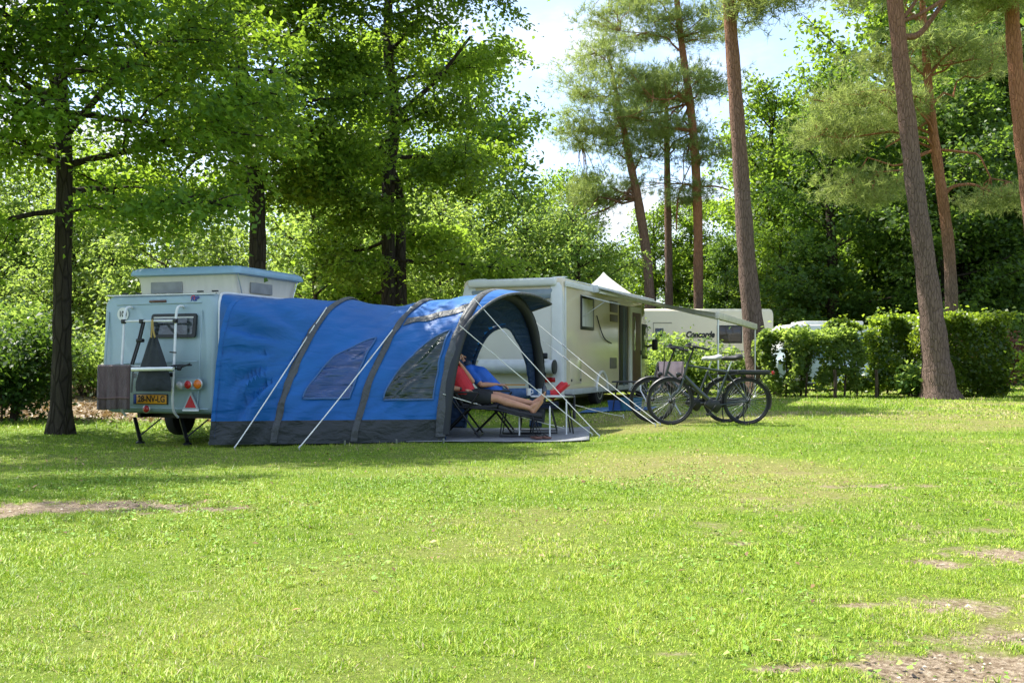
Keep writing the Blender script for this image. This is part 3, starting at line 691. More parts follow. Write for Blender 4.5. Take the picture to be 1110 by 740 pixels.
def fabric(name, c0, c1, trans, tc_, bs=7, stretch=(1, 1, 1), rot=(0, 0, 0)):
    m = bpy.data.materials.new(name); nt, N, L = nodes_of(m)
    out = N.new('ShaderNodeOutputMaterial'); p = N.new('ShaderNodeBsdfPrincipled'); t = N.new('ShaderNodeBsdfTranslucent'); ms = N.new('ShaderNodeMixShader')
    tc = N.new('ShaderNodeTexCoord'); mp = N.new('ShaderNodeMapping'); mp.inputs['Scale'].default_value = stretch; mp.inputs['Rotation'].default_value = rot
    L.new(tc.outputs['Object'], mp.inputs[0])
    n1 = N.new('ShaderNodeTexNoise'); n1.inputs['Scale'].default_value = 1.6; n1.inputs['Detail'].default_value = 5; L.new(tc.outputs['Object'], n1.inputs['Vector'])
    r = N.new('ShaderNodeValToRGB'); r.color_ramp.elements[0].position = .3; r.color_ramp.elements[1].position = .7
    r.color_ramp.elements[0].color = (*c0, 1); r.color_ramp.elements[1].color = (*c1, 1); L.new(n1.outputs[0], r.inputs[0]); L.new(r.outputs[0], p.inputs['Base Color'])
    p.inputs['Roughness'].default_value = .5; p.inputs['Specular IOR Level'].default_value = .35; p.inputs['Sheen Weight'].default_value = .15
    n2 = N.new('ShaderNodeTexNoise'); n2.inputs['Scale'].default_value = bs; n2.inputs['Detail'].default_value = 3; n2.inputs['Distortion'].default_value = .6; L.new(mp.outputs[0], n2.inputs['Vector'])
    b = N.new('ShaderNodeBump'); b.inputs['Strength'].default_value = .6; b.inputs['Distance'].default_value = .07; L.new(n2.outputs[0], b.inputs['Height'])
    L.new(b.outputs[0], p.inputs['Normal']); L.new(b.outputs[0], t.inputs['Normal'])
    t.inputs[0].default_value = (*tc_, 1); ms.inputs[0].default_value = trans
    L.new(p.outputs[0], ms.inputs[1]); L.new(t.outputs[0], ms.inputs[2]); L.new(ms.outputs[0], out.inputs[0]); return m
blue_m = fabric('tent_blue', (.005, .11, .37), (.009, .145, .46), .16, (.012, .18, .58), 2.2, (.8, .8, 2.4), (0, R(40), 0))
skirt_m = fabric('tent_skirt', (.022, .028, .030), (.036, .042, .044), .02, (.02, .02, .02), 5, (1, 1, 2))
grey_m = fabric('tent_grey', (.06, .066, .07), (.085, .09, .092), .05, (.05, .05, .05), 8, (1, 1, 1))
navy_m = fabric('tent_navy_lining', (.010, .035, .095), (.014, .045, .12), .08, (.015, .06, .17), 4, (1, 1, 3))
SK = .30
ts = [i / 72 for i in range(73)]
NP = 84
def opening(t, z):                                    # arched side doorway in the far wall
    if not (.62 < t < .96): return False
    c = (t - .86) / .22 if t < .86 else (t - .86) / .09
    return z < 1.62 * math.sqrt(max(0, 1 - c * c)) ** .9 + .0 if abs(c) < 1 else False
walls, skirt = MB(), MB()
def sect(t, zlist, side):                             # side 1 near, -1 far
    out = []
    for z in zlist:
        ph = phi_of(t, z); ph = ph if side > 0 else PI - ph
        out.append(tent_pt(t, ph) - tent_o)
    return out
zs_sk = [SK * i / 6 for i in range(7)]
for side in (1, -1):
    P = [sect(t, zs_sk, side) for t in ts]
    n = len(skirt.v); skirt.add([p for r in P for p in r], [])
    for i in range(len(ts) - 1):
        for j in range(6):
            if side < 0 and opening((ts[i] + ts[i + 1]) / 2, .1): continue
            a = n + i * 7 + j; skirt.f.append((a, a + 1, a + 8, a + 7))
P = []
for t in ts:
    p0 = phi_of(t, SK); P.append([tent_pt(t, lerp(p0, PI - p0, j / NP)) - tent_o for j in range(NP + 1)])
walls.v = [tuple(p) for r in P for p in r]
for i in range(len(ts) - 1):
    tm = (ts[i] + ts[i + 1]) / 2
    for j in range(NP):
        zc = (P[i][j].z + P[i + 1][j + 1].z) / 2
        if j > NP / 2 and opening(tm, zc): continue
        a = i * (NP + 1) + j; walls.f.append((a, a + 1, a + NP + 2, a + NP + 1))
wo = walls.build('canvas', blue_m, tent, both=True, sharp=60)
skirt.build_each('mud_skirt', skirt_m, tent, both=True, sharp=60)
# lining of the far wall and the roof inside: darker cloth a little inside the outer one
lin = MB(); idx = {}
for i in range(30, len(ts)):
    t = ts[i]; p0 = phi_of(t, .03)
    for j in range(61):
        idx[i, j] = len(lin.v); lin.v.append(tuple(tent_pt(t, lerp(p0, PI - p0, j / 60), -.035, True) - tent_o))
for i in range(30, len(ts) - 1):
    for j in range(60):
        vs = (idx[i, j], idx[i, j + 1], idx[i + 1, j + 1], idx[i + 1, j]); zc = sum(lin.v[k][2] for k in vs) / 4
        if j > 30 and opening((ts[i] + ts[i + 1]) / 2, zc): continue
        if j < 30 and .66 < (ts[i] + ts[i + 1]) / 2 < .95 and .5 < zc < 1.5: continue
        lin.f.append(vs)
lin.build('lining', navy_m, tent, both=True)
# inner partition and back curtain
mb = MB(); Pp = []
for k in range(25):
    row = []
    for j in range(25):
        t = .40; p0 = phi_of(t, .03)
        nn = tent_pt(t, lerp(p0, PI - p0, k / 24), -.05) - tent_o; top = nn.z; row.append(Vector((nn.x + .03 * math.sin(k * 1.9), nn.y, lerp(0.02, top, j / 24))))
    Pp.append(row)
mb.grid(Pp); mb.build('inner_curtain', navy_m, tent, both=True)
# doorway trim
mb = MB(); pts = []
for k in range(41):
    a = PI * k / 40; c = math.cos(a); t = .86 - .22 * c if c > 0 else .86 - .09 * c
    z = 1.62 * math.sin(a) ** .9; pts.append(tent_pt(t, PI - phi_of(t, max(z, .01)), .0) - tent_o)
mb.tube(pts, .035, 8); mb.build('doorway_trim', navy_m, tent)
# air beams under grey sleeves
def sleeve(t0, wdt, off, a=0.0, b=1.0, name='beam_sleeve', m=grey_m):
    mb = MB(); P = []
    for k in range(65):
        ph = lerp(.02, PI - .02, lerp(a, b, k / 64)); row = []
        for j in range(7):
            u = (j - 3) / 3; row.append(tent_pt(t0 + u * wdt / 2 / 3.05, ph, off + .022 * (1 - u * u)) - tent_o)
        P.append(row)
    mb.grid(P); return mb.build(name, m, tent, both=True)
sleeve(.27, .088, .018); sleeve(.61, .088, .018)
front_m = grey_m
sleeve(.985, .135, .030, name='front_arch')
mb = MB(); pts = [tent_pt(.99, lerp(.03, PI - .03, k / 60), -.04, False) - tent_o for k in range(61)]
mb.tube(pts, .075, 12); mb.build('air_beam', mat('beam_black', (.012, .016, .022), .6), tent)
# grey stripe along the flank from arch to arch
def wall_pt(t, z, off): return tent_pt(t, phi_of(t, z), off) - tent_o
mb = MB(); P = []
for k in range(31):
    t = lerp(.63, .97, k / 30); zc = 1.60 + .22 * (k / 30) ** 1.0; P.append([wall_pt(t, zc - .05, .012), wall_pt(t, zc, .014), wall_pt(t, zc + .05, .012)])
mb.grid(P); mb.build('flank_stripe', grey_m, tent, both=True)
# windows in the flank
def tent_window(corners, name, m, zb, curve):
    (t0, t1, ztl, ztr) = corners; mb = MB(); P = []; edge = []
    for i in range(29):
        u = i / 28; row = []
        zt = lerp(ztl, ztr, u ** .6); inset = 0
        for j in range(25):
            v = j / 24; t = lerp(t0, t1, u) + (curve * (1 - u) * v ** 2.0)
            row.append(wall_pt(t, lerp(zb, zt, v), .020))
        P.append(row)
    mb.grid(P); o = mb.build(name, m, tent, both=True)
    loop = [r[0] for r in P] + P[-1][1:] + [r[-1] for r in P[::-1]][1:] + P[0][::-1][1:-1]
    mb = MB(); mb.tube(loop, .011, 6, closed=True); mb.build('window_seam', mat('window_seam', (.05, .13, .30), .6), o)
    return o
def vinyl(name, c0, c1, strg):
    m = bpy.data.materials.new(name); nt, N, L = nodes_of(m)
    out = N.new('ShaderNodeOutputMaterial'); p = N.new('ShaderNodeBsdfPrincipled'); L.new(p.outputs[0], out.inputs[0])
    tc = N.new('ShaderNodeTexCoord'); mp = N.new('ShaderNodeMapping'); mp.inputs['Rotation'].default_value = (0, R(40), 0); mp.inputs['Scale'].default_value = (.5, 1, 4); L.new(tc.outputs['Object'], mp.inputs[0])
    n = N.new('ShaderNodeTexNoise'); n.inputs['Scale'].default_value = 2.6; n.inputs['Detail'].default_value = 3; n.inputs['Distortion'].default_value = .5; L.new(mp.outputs[0], n.inputs['Vector'])
    r = N.new('ShaderNodeValToRGB'); r.color_ramp.elements[0].position = .36; r.color_ramp.elements[1].position = .7; r.color_ramp.elements[0].color = (*c0, 1); r.color_ramp.elements[1].color = (*c1, 1)
    L.new(n.outputs[0], r.inputs[0]); L.new(r.outputs[0], p.inputs['Base Color']); p.inputs['Roughness'].default_value = .13; p.inputs['Specular IOR Level'].default_value = .6
    b = N.new('ShaderNodeBump'); b.inputs['Strength'].default_value = strg; b.inputs['Distance'].default_value = .06; L.new(n.outputs[0], b.inputs['Height']); L.new(b.outputs[0], p.inputs['Normal'])
    return m
tent_window((.345, .545, 1.08, 1.38), 'window', vinyl('clear_vinyl', (.003, .035, .13), (.008, .06, .20), 1.0), .58, .05)
tent_window((.69, .935, 1.15, 1.50), 'window', vinyl('dark_vinyl', (.006, .016, .016), (.018, .042, .038), .8), .56, .085)
# peaked hood over the front
mb = MB(); P = []
for k in range(49):
    f = k / 48; ph = lerp(R(40), R(122), f); row = []
    prof = (f / .86) ** .8 if f < .86 else max(0, 1 - (f - .86) / .14) ** .9
    a0 = tent_pt(.99, ph, .03, False)
    for j in range(11):
        v = j / 10; ext = .46 * prof * v
        pos = a0 + ax * ext + Vector((0, 0, -.10 * v * v * prof * (1 - .5 * f))); row.append(pos - tent_o)
    P.append(row)
mb.grid(P); hood = mb.build('hood', blue_m, tent, both=True)
mb = MB(); mb.grid([[q + Vector((0, 0, -.012)) for q in r] for r in P]); mb.build('hood_lining', navy_m, hood, both=True)
mb = MB(); mb.tube([r[-1] for r in P], .02, 6); mb.build('hood_edge', grey_m, hood)
hood_edge = [r[-1] + tent_o for r in P]
# white keder piping where the tent meets the caravan
mb = MB(); pts = []
for (x, y, z) in ((W2 + .01, .10, .62), (W2 + .01, .09, 1.2), (W2 - .012, .12, 1.75), (W2 - .03, .16, 1.93), (W2 - .06, .30, 2.0), (W2 - .08, .8, 2.01), (W2 - .08, 2.0, 2.01), (W2 - .08, 2.9, 2.01)):
    pts.append(CF.wor((x, y, z)) - tent_o)
mb.tube(smoothpath(pts, 5), .019, 8); mb.build('piping', white_tube, tent)
# the apron of cloth between piping and the first section
mb = MB(); P = []
cp = [CF.wor((x, y, z)) - tent_o for (x, y, z) in ((W2 + .0, .10, .12), (W2 + .0, .10, .62), (W2 + .0, .09, 1.2), (W2 - .022, .12, 1.75), (W2 - .05, .17, 1.93), (W2 - .08, .30, 1.995), (W2 - .09, .8, 2.0), (W2 - .09, 1.6, 2.0), (W2 - .09, 2.6, 2.0))]
src = smoothpath(cp, 5); n = len(src)
for i in range(n):
    f = i / (n - 1); a = src[i]
    zt = a.z
    if a.z < 1.6: ph = phi_of(0.02, max(.01, a.z))
    else: ph = lerp(phi_of(.02, 1.6), PI * .86, (i - n * .36) / (n * .64)) if i > n * .36 else phi_of(.02, 1.6)
    b_ = tent_pt(.02, ph) - tent_o; P.append([a.lerp(b_, k / 6) for k in range(7)])
mb.grid(P); mb.build('joining_apron', blue_m, tent, both=True)
mb = MB()
for (px, py) in ((227, 483), (288, 482), (374, 482), (430, 481), (481, 480)):
    p = ground_px(px, py); mb.tube([p - tent_o + Vector((0, -.02, .06)), p - tent_o + Vector((0, .0, -.03))], .012, 6)
mb.build_each('tent_peg', alu, tent)
# the vents on the hood
# groundsheet
mb = MB(); P = []
c = [Vector((-.85, 13.0, 0)), Vector((1.05, 12.95, 0)), Vector((1.15, 15.6, 0)), Vector((.45, 15.9, 0))]
def sheet(corners, n, lift, wob):
    P = []
    for i in range(n + 1):
        row = []
        for j in range(n + 1):
            u, v = i / n, j / n; p = corners[0].lerp(corners[1], u).lerp(corners[3].lerp(corners[2], u), v)
            row.append(Vector((p.x, p.y, g(p.x, p.y) + lift + wob * mnoise.noise(Vector((p.x * 4, p.y * 4, 1))))))
        P.append(row)
    return P
mb.grid(sheet([Vector((-1.75, 13.05, 0)), Vector((1.0, 12.92, 0)), Vector((1.2, 15.3, 0)), Vector((-1.6, 15.6, 0))], 30, .022, .008))
gs = mb.build('groundsheet', mat('grey_groundsheet', (.20, .21, .22), .7, var=.2, bump=.5, bs=30, dirt=.3, dirtcol=(.12, .11, .08)), None, solid=.008)
tag(gs, 'grey woven groundsheet spread under the chairs at the tent front', 'groundsheet')
# guy lines: each a line with its slider and peg
def guy(a, peg, label, name='guy_line', r=.0055, group='pale guy lines of the blue tent', slider=.25, two=None):
    a = Vector(a); peg = Vector(peg); o = thing(name, label, 'guy line', peg, 0, group)
    mb = MB(); mid = a.lerp(peg, .5) + Vector((0, 0, -.012)); mb.tube(bez(a - peg, a.lerp(mid, .6) - peg, mid.lerp(peg, .4) - peg, Vector((0, 0, .03)), 10), r, 6)
    if two is not None: mb.tube([two - peg, a.lerp(peg, .45) - peg], r, 6)
    mb.build('cord', line_mat, o)
    mb = MB(); d = (peg - a).normalized(); c0 = a.lerp(peg, slider) - peg; mb.bar(c0 - d * .05, c0 + d * .05, .03, .014, .004); mb.build('slider', alu, o)
    mb = MB(); h = Vector((d.x, d.y, 0)).normalized(); mb.tube([h * -.03 + Vector((0, 0, .06)), Vector((0, 0, .035)), h * -.0 + Vector((0, 0, .03)), h * -.04 + Vector((0, 0, -.06))], .009, 6); mb.build('peg', alu, o)
    return o
Wp = lambda t, z: tent_pt(t, phi_of(t, z), .06)
guy(Wp(.27, 1.50), ground_px(254, 488), 'pale guy line from the tent arch nearest the caravan to the grass', r=.0075, two=Wp(.27, 1.72))
guy(Wp(.61, 1.45), ground_px(324, 488), 'pale double guy line from the middle tent arch to the grass', r=.0075, two=Wp(.61, 1.78))
guy(tent_pt(.99, phi_of(.99, 1.50), .09), ground_px(642, 473), 'long pale guy line crossing the open tent front below another')
guy(tent_pt(.99, phi_of(.99, 1.86), .09), ground_px(650, 475), 'pale guy line from high on the front arch crossing in front of the side doorway')
guy(tent_pt(.99, PI - phi_of(.99, 1.62), .09), ground_px(716, 462), 'upper of two guy lines running from the far front post toward the bicycles')
guy(tent_pt(.99, PI - phi_of(.99, 1.40), .09), ground_px(711, 463), 'lower of two guy lines running from the far front post toward the bicycles')
guy(tent_pt(.99, phi_of(.99, .62), .09), ground_px(612, 466), 'low pale guy line passing in front of the bare-legged person')
guy(at3(614, 436, 13.9), ground_px(676, 453), 'short pale guy line from the thin white pole toward the motorhome')
for k, (px, py, pt, d, lab) in enumerate(((596, 476, 442, 13.6, 'thin white pole standing just past the bare feet'), (563, 472, 452, 13.7, 'short thin white pole standing behind the footrest of the chair'), (614, 468, 435, 13.9, 'thin white pole farthest from the tent arch, holding a short guy line'))):
    b0 = at(px, d, 0); b0.z = g(b0.x, b0.y); top = at3(px, pt, d); o = thing('windbreak_pole', lab, 'pole', b0, 0, 'thin white poles at the tent front')
    mb = MB(); mb.tube([Vector((0, 0, -.05)), top - b0], .011, 8); mb.build('pole_tube', white_tube, o)
    mb = MB(); mb.tube([top - b0, top - b0 + Vector((0, 0, .03))], [.011, .003], 8); mb.build('spike', steel, o)
# ------------------------------------------------------------------ the coachbuilt motorhome with its wind-out awning
TH_M = -math.atan2(.374, .927)
MF = Frame((-.023, 20.42, -.06), TH_M)
moto = thing('motorhome', 'pale beige motorhome with a wind-out awning and an open door, behind the blue tent', 'motorhome', MF.o, TH_M)
rear_m = mat('motorhome_rear', (.64, .62, .53), .4, var=.04, vs=1.5, coat=.2, dirt=.15, dirtcol=(.3, .31, .26))
side_m = mat('motorhome_side', (.72, .62, .42), .16, var=.05, vs=1.2, coat=.6, dirt=.12, dirtcol=(.35, .33, .24))
trim_m = mat('trim_white', (.70, .71, .67), .35, var=.04)
WM, HM, LM, ZM = 1.125, 2.70, 6.2, .34
mb = MB(); rings = []
for (y, ins) in ((0, .06), (.015, .03), (.05, .01), (.11, 0), (1, 0), (3, 0), (5, 0), (LM, 0), (LM + .05, .02)):
    ring = []
    for (x, z) in rrect(2 * (WM - ins), HM - ZM - 2 * ins, .12, 5):
        zz = z + (HM + ZM) / 2; ring.append((x, y + (.10 * max(0, zz - 1.9) if y < .2 else 0), zz))
    rings.append(ring)
mb.rings(rings); mb.build('body', side_m, moto, sharp=50)
# rear wall skin, corner pillars and roof spoiler
mb = MB(); mb.box((0, -.012, 1.33), (2 * WM - .34, .03, 1.72), bev=.012); mb.build('rear_panel', rear_m, moto)
mb = MB()
for sx in (-1, 1):
    p = [(sx * (WM - .04), -.03, ZM + .02), (sx * (WM - .04), -.035, 1.2), (sx * (WM - .045), -.02, 2.0), (sx * (WM - .08), .05, 2.42), (sx * (WM - .12), .16, 2.66), (sx * (WM - .15), .5, 2.74)]
    q = smoothpath(p, 5); P = []
    for i, c in enumerate(q):
        wd = .20 + .04 * (i / len(q)); P.append([(c.x - sx * wd, c.y + .012, c.z), (c.x - sx * wd * .8, c.y - .03, c.z), (c.x, c.y - .03, c.z), (c.x + sx * .045, c.y - .01, c.z), (c.x + sx * .05, c.y + .12, c.z)])
    mb.grid(P)
mb.build_each('corner_pillar', trim_m, moto, both=True)
mb = MB(); mb.box((0, .06, 2.60), (2 * WM - .3, .16, .17), bev=.05, seg=3); mb.build('roof_spoiler', trim_m, moto)
mb = MB(); mb.box((0, .035, 2.36), (2 * WM - .46, .05, .20), bev=.02); mb.build('rear_recess', mat('recess_grey', (.20, .25, .28), .25, var=.08, coat=.4), moto)
mb = MB(); mb.box((0, .02, ZM + .06), (2 * WM + .03, .18, .30), bev=.05, seg=3); bmp = mb.build('bumper', rear_m, moto)
mb = MB()
for z in (.80, 1.02): mb.tube([(-.85, -.10, z), (.88, -.10, z)], .016, 8)
for x in (-.75, .75): mb.tube([(x, -.02, .72), (x, -.11, .78), (x, -.11, 1.1), (x, -.02, 1.14)], .015, 8)
mb.build('carrier_rail', trim_m, moto)
l = MF.hitY(557, 421.5, -.05); mb = MB(); mb.box((l.x, -.062, .47), (.52, .015, .115), bev=.004); pl = mb.build('number_plate', MATS['plate_yellow'], moto)
for sx in (-1, 1):
    mb = MB(); mb.box((sx * .82, -.055, .62), (.34, .03, .10), bev=.02); mb.build('tail_light', mat('tail_red', (.45, .012, .012), .15, coat=.5), moto)
# rolled cover on the back
a = MF.hitY(520, 400.5, -.22); b_ = MF.hitY(601, 400.5, -.22)
mb = MB(); mb.lathe((a.x, -.24, .83 + .05), (1, 0, 0), [(.04, 0), (.125, .005), (.14, .02), (.14, b_.x - a.x - .02), (.125, b_.x - a.x)], 28); rc = mb.build('rolled_cover', mat('silver_cover', (.55, .58, .58), .35, var=.1, bump=.2, bs=6), moto)
mb = MB(); mb.lathe((b_.x, -.24, .88), (1, 0, 0), [(.135, -.01), (.145, 0), (.145, .02), (.12, .026)], 28); mb.build('cover_end', black_plastic, rc)
mb = MB(); l = MF.hitY(590, 395, -.3); mb.tube([(l.x, -.36, .45), (l.x, -.36, 1.05)], .022, 8); mb.box((l.x + .02, -.36, 1.10), (.14, .06, .12), bev=.02); mb.box((l.x, -.36, .72), (.10, .08, .10), bev=.02); mb.build('carrier_arm', black_metal, moto)
# side wall
def SX(px, py): return MF.hitX(px, py, WM)
def sbox(mb, ya, yb, za, zb, out_=.02, bev=.01): mb.box((WM + out_ / 2 - .004, (ya + yb) / 2, (za + zb) / 2), (out_, yb - ya, zb - za), bev=bev)
mb = MB(); sbox(mb, .08, 5.9, .30, .42, .03, .012); mb.build('skirt', mat('skirt_grey', (.38, .40, .38), .4), moto)
mb = MB(); sbox(mb, .10, 6.0, 2.50, 2.62, .05, .02); sbox(mb, .12, .20, .5, 2.5, .016, .006); mb.build_each('side_moulding', trim_m, moto)
p0, p1 = SX(629, 356), SX(643, 323)
mb = MB(); sbox(mb, p0.y, p1.y, p0.z - .02, p1.z + .02, .03, .012); wf = mb.build('window', black_plastic, moto)
mb = MB(); sbox(mb, p0.y + .06, p1.y - .1, p0.z + .05, p1.z - .05, .036, .006); mb.build('curtain', mat('curtain_cream', (.52, .52, .47), .7, var=.15, vs=4, stretch=(1, 9, .3)), wf)
mb = MB(); hy = p1.z + .0
mb.plate([(WM + .03, p0.y, hy), (WM + .03, p1.y, hy), (WM + .62, p1.y + .02, hy - .16), (WM + .62, p0.y + .02, hy - .16)], (0, 0, 1), .022); mb.build('window_flap', mat('acrylic_flap', (.45, .47, .45), .08, coat=.4), wf)
mb = MB(); mb.tube([(WM + .02, p0.y + .1, p0.z + .25), (WM + .5, p0.y + .1, hy - .14)], .008, 6); mb.build('window_stay', alu, wf)
p0, p1 = SX(661, 338), SX(669, 327)
mb = MB(); sbox(mb, p0.y, p1.y, p0.z, p1.z, .02); sbox(mb, p0.y, p1.y, p0.z - .22, p0.z - .05, .02); mb.build_each('fridge_vent', mat('vent_brown', (.10, .08, .06), .5), moto)
p0, p1 = SX(661, 399.5), SX(668, 387.5)
mb = MB(); sbox(mb, p0.y, p1.y, p0.z, p1.z, .02); mb.build('lower_vent', mat('vent_grey', (.16, .15, .12), .5), moto)
# open doorway: dark opening with fly curtain, and the door leaf
p0, p1 = SX(671, 424), SX(680, 332)
mb = MB(); sbox(mb, p0.y, p1.y, p0.z, p1.z, .024, .006); dw = mb.build('doorway', mat('doorway_dark', (.012, .016, .02), .4, var=.3, stretch=(1, 12, .4)), moto)
mb = MB(); sbox(mb, p0.y + .30, p0.y + .42, p0.z + .1, p1.z - .05, .03, .01); sbox(mb, p0.y + .50, p0.y + .55, p0.z + .1, p1.z - .05, .03, .01); mb.build_each('fly_curtain', mat('fly_curtain', (.10, .14, .19), .6, var=.3, stretch=(1, 20, 1)), dw)
p0, p1 = SX(681, 424), SX(693, 334)
mb = MB(); sbox(mb, p0.y, p1.y, p0.z, p1.z, .07, .03); dr = mb.build('door', trim_m, moto)
mb = MB(); sbox(mb, p0.y + .14, p1.y - .10, p0.z + .16, p1.z - .14, .076, .02); mb.build('door_panel', mat('door_brown', (.115, .062, .045), .5, var=.2, vs=5), dr)
mb = MB(); sbox(mb, p0.y + .22, p0.y + .44, p0.z + 1.0, p1.z - .25, .082, .01); mb.build('door_window', mat('door_glass', (.25, .25, .22), .1, var=.2), dr)
mb = MB(); sbox(mb, p1.y - .16, p1.y - .08, p0.z + .9, p0.z + 1.02, .10, .01); mb.build('handle', black_plastic, dr)
p0, p1 = SX(694.5, 396), SX(701, 347)
mb = MB(); sbox(mb, p0.y, p1.y, 1.05, 1.95, .03, .02); cwi = mb.build('cab_window', black_plastic, moto)
mb = MB(); sbox(mb, p0.y + .08, p1.y - .08, 1.12, 1.88, .034, .01); mb.build('pane', mat('cab_pane', (.12, .14, .10), .05, var=.4), cwi)
# cab: sloping nose
mb = MB(); rg = []
for (y, zt, ins) in ((LM - .05, 2.68, .0), (LM + .35, 2.5, .02), (LM + .7, 2.1, .05), (LM + .95, 1.7, .08), (LM + 1.05, 1.25, .10), (LM + 1.35, 1.12, .14), (LM + 1.55, .95, .2), (LM + 1.62, .6, .24)):
    rg.append([(x, y, z + (zt + ZM) / 2) for (x, z) in rrect(2 * (WM - ins), zt - ZM, .1, 4)])
mb.rings(rg); mb.build('cab', side_m, moto, sharp=40)
mb = MB(); mb.bar((WM - .06, LM + .72, 1.35), (WM + .12, LM + .6, 1.4), .05, .05); mb.box((WM + .22, LM + .58, 1.42), (.16, .10, .30), bev=.05, seg=3); mb.build('wing_mirror', black_plastic, moto)
# awning cassette, fabric, rail, legs
A0, A1, EX, ZA = 1.98, 7.1, 2.75, 2.56
mb = MB(); mb.box((WM + .07, (A0 + A1) / 2, ZA + .01), (.15, A1 - A0, .14), bev=.04, seg=3); mb.box((WM + .07, A0 - .05, ZA + .01), (.17, .10, .17), bev=.03); cas = mb.build('awning_cassette', mat('cassette_white', (.62, .64, .62), .35, coat=.2), moto)
Dl = MF.loc((4.30, 20.77, 1.884)); Cl = MF.loc((6.26, 25.63, 1.815)); 
mb = MB(); P = []
for i in range(13):
    u = i / 12; row = []
    for j in range(13):
        v = j / 12; p = Vector((WM + .13, A0, ZA + .03)).lerp(Vector((WM + .13, A1, ZA + .03)), u).lerp(Vector((Dl.x, Dl.y, Dl.z + .05)).lerp(Vector((Cl.x, Cl.y, Cl.z + .05)), u), v)
        p.z -= .07 * math.sin(PI * v) * (.6 + .4 * math.sin(PI * u)); row.append(p)
    P.append(row)
mb.grid(P); mb.build('awning_canvas', fabric('awning_cloth', (.13, .15, .14), (.17, .19, .17), .22, (.16, .18, .15), 3), moto, both=True)
mb = MB(); mb.bar((Dl.x, Dl.y - .1, Dl.z), (Cl.x, Cl.y + .1, Cl.z), .09, .15, .02); mb.build('awning_rail', mat('rail_cream', (.60, .56, .45), .5), moto)
for q in (Dl, Cl):
    wv = MF.wor(q); gzv = g(wv.x, wv.y) - MF.o.z
    mb = MB(); mb.tube([(q.x, q.y, q.z), (q.x, q.y, gzv + .9)], .020, 8); mb.tube([(q.x, q.y, gzv + 1.0), (q.x, q.y, gzv)], .016, 8); mb.lathe((q.x, q.y, gzv), (0, 0, 1), [(.06, 0), (.06, .02), (.02, .05)], 10); mb.build('awning_leg', alu, moto)
mb = MB(); mb.bar((WM + .1, A0 + .15, ZA - .04), (WM + 1.4, A0 + .9, (ZA + Dl.z) / 2 - .06), .04, .05); mb.bar((WM + 1.4, A0 + .9, (ZA + Dl.z) / 2 - .06), (Dl.x - .05, Dl.y + .15, Dl.z), .04, .05)
mb.bar((WM + .1, A1 - .15, ZA - .04), (WM + 1.4, A1 - .9, (ZA + Dl.z) / 2 - .06), .04, .05); mb.bar((WM + 1.4, A1 - .9, (ZA + Dl.z) / 2 - .06), (Cl.x - .05, Cl.y - .15, Cl.z), .04, .05)
mb.build_each('awning_arm', alu, moto)
# wheels, underside, hatches
mb = MB(); mb.box((0, 3.2, .32), (2 * WM - .3, 5.6, .18)); mb.build('chassis', black_metal, moto)
wy = SX(652, 425).y
for (sx, y) in ((1, wy), (-1, wy), (1, LM + .55), (-1, LM + .55)):
    c = (sx * (WM - .14), y, .335)
    mb = MB(); mb.lathe(c, (1, 0, 0), [(.2, -.1), (.28, -.11), (.32, -.09), (.335, -.05), (.335, .05), (.32, .09), (.28, .11), (.2, .1)], 36); wl = mb.build('wheel', rubber, moto)
    mb = MB(); mb.lathe(c, (sx, 0, 0), [(.21, .09), (.20, .105), (.12, .085), (.07, .1), (.03, .105)], 28); mb.build('wheel_cover', alu, wl)
mb = MB()
mb.tube([(WM + .015, wy + .43 * math.cos(PI * k / 16), .33 + .43 * math.sin(PI * k / 16)) for k in range(17)], .03, 8); mb.build('wheel_arch', trim_m, moto)
p0, p1 = SX(618, 418), SX(630, 388)
mb = MB(); sbox(mb, p0.y, p1.y, .52, p1.z, .012, .004); ht = mb.build('locker_hatch', side_m, moto)
mb = MB()
for py in (p0.y + .06, p1.y - .06): mb.box((WM + .014, py, .60), (.02, .05, .05), bev=.006)
mb.build_each('latch', black_plastic, ht)
mb = MB(); q0, q1 = SX(646, 342), SX(662, 372); mb.tube(smoothpath([(WM + .02, q0.y, q0.z), (WM + .03, (q0.y + q1.y) / 2 - .1, (q0.z + q1.z) / 2 - .16), (WM + .02, q1.y, q1.z)], 6), .012, 6); mb.build('power_cable', black_plastic, moto)
# entrance step
yd = SX(676, 424).y; mb = MB(); mb.box((WM + .28, yd, .26), (.42, .55, .03), bev=.008); 
for dy in (-.22, .22): mb.bar((WM + .1, yd + dy, .25), (WM + .4, yd + dy, .02), .03, .03)
mb.build('entrance_step', black_metal, moto)

# ------------------------------------------------------------------ the second motorhome far behind
fx0, fx1, fy = 2.2, 10.5, 40.0
far = thing('motorhome', 'long cream motorhome with black lettering on its flank, far behind the bicycles', 'motorhome', (0, fy, 0))
cream = mat('cream_gelcoat', (.78, .72, .55), .35, var=.04, vs=.8, coat=.25, dirt=.08, dirtcol=(.4, .38, .28))
mb = MB(); rg = []
for (x, ins) in ((fx0, .6), (fx0 + .5, .3), (fx0 + 1.2, .0), (5, 0), (8, 0), (fx1 - .12, 0), (fx1 - .04, .04), (fx1, .12)):
    zt = 3.02 - ins * .9; rg.append([(x, 1.15 + yy * (1 - ins * .12), z + (zt + .4) / 2) for (yy, z) in rrect(2.3, zt - .4, .16, 5)])
mb.rings(rg); mb.build('body', cream, far, sharp=50)
mb = MB(); mb.box((8.74, .0, 1.99), (1.02, .04, .72), bev=.018); wf = mb.build('window', black_plastic, far)
mb = MB(); mb.box((8.74, -.018, 1.99), (.90, .02, .60), bev=.01); mb.build('pane', mat('brown_pane', (.055, .045, .038), .08, var=.4, vs=2, stretch=(1, 1, 6)), wf)
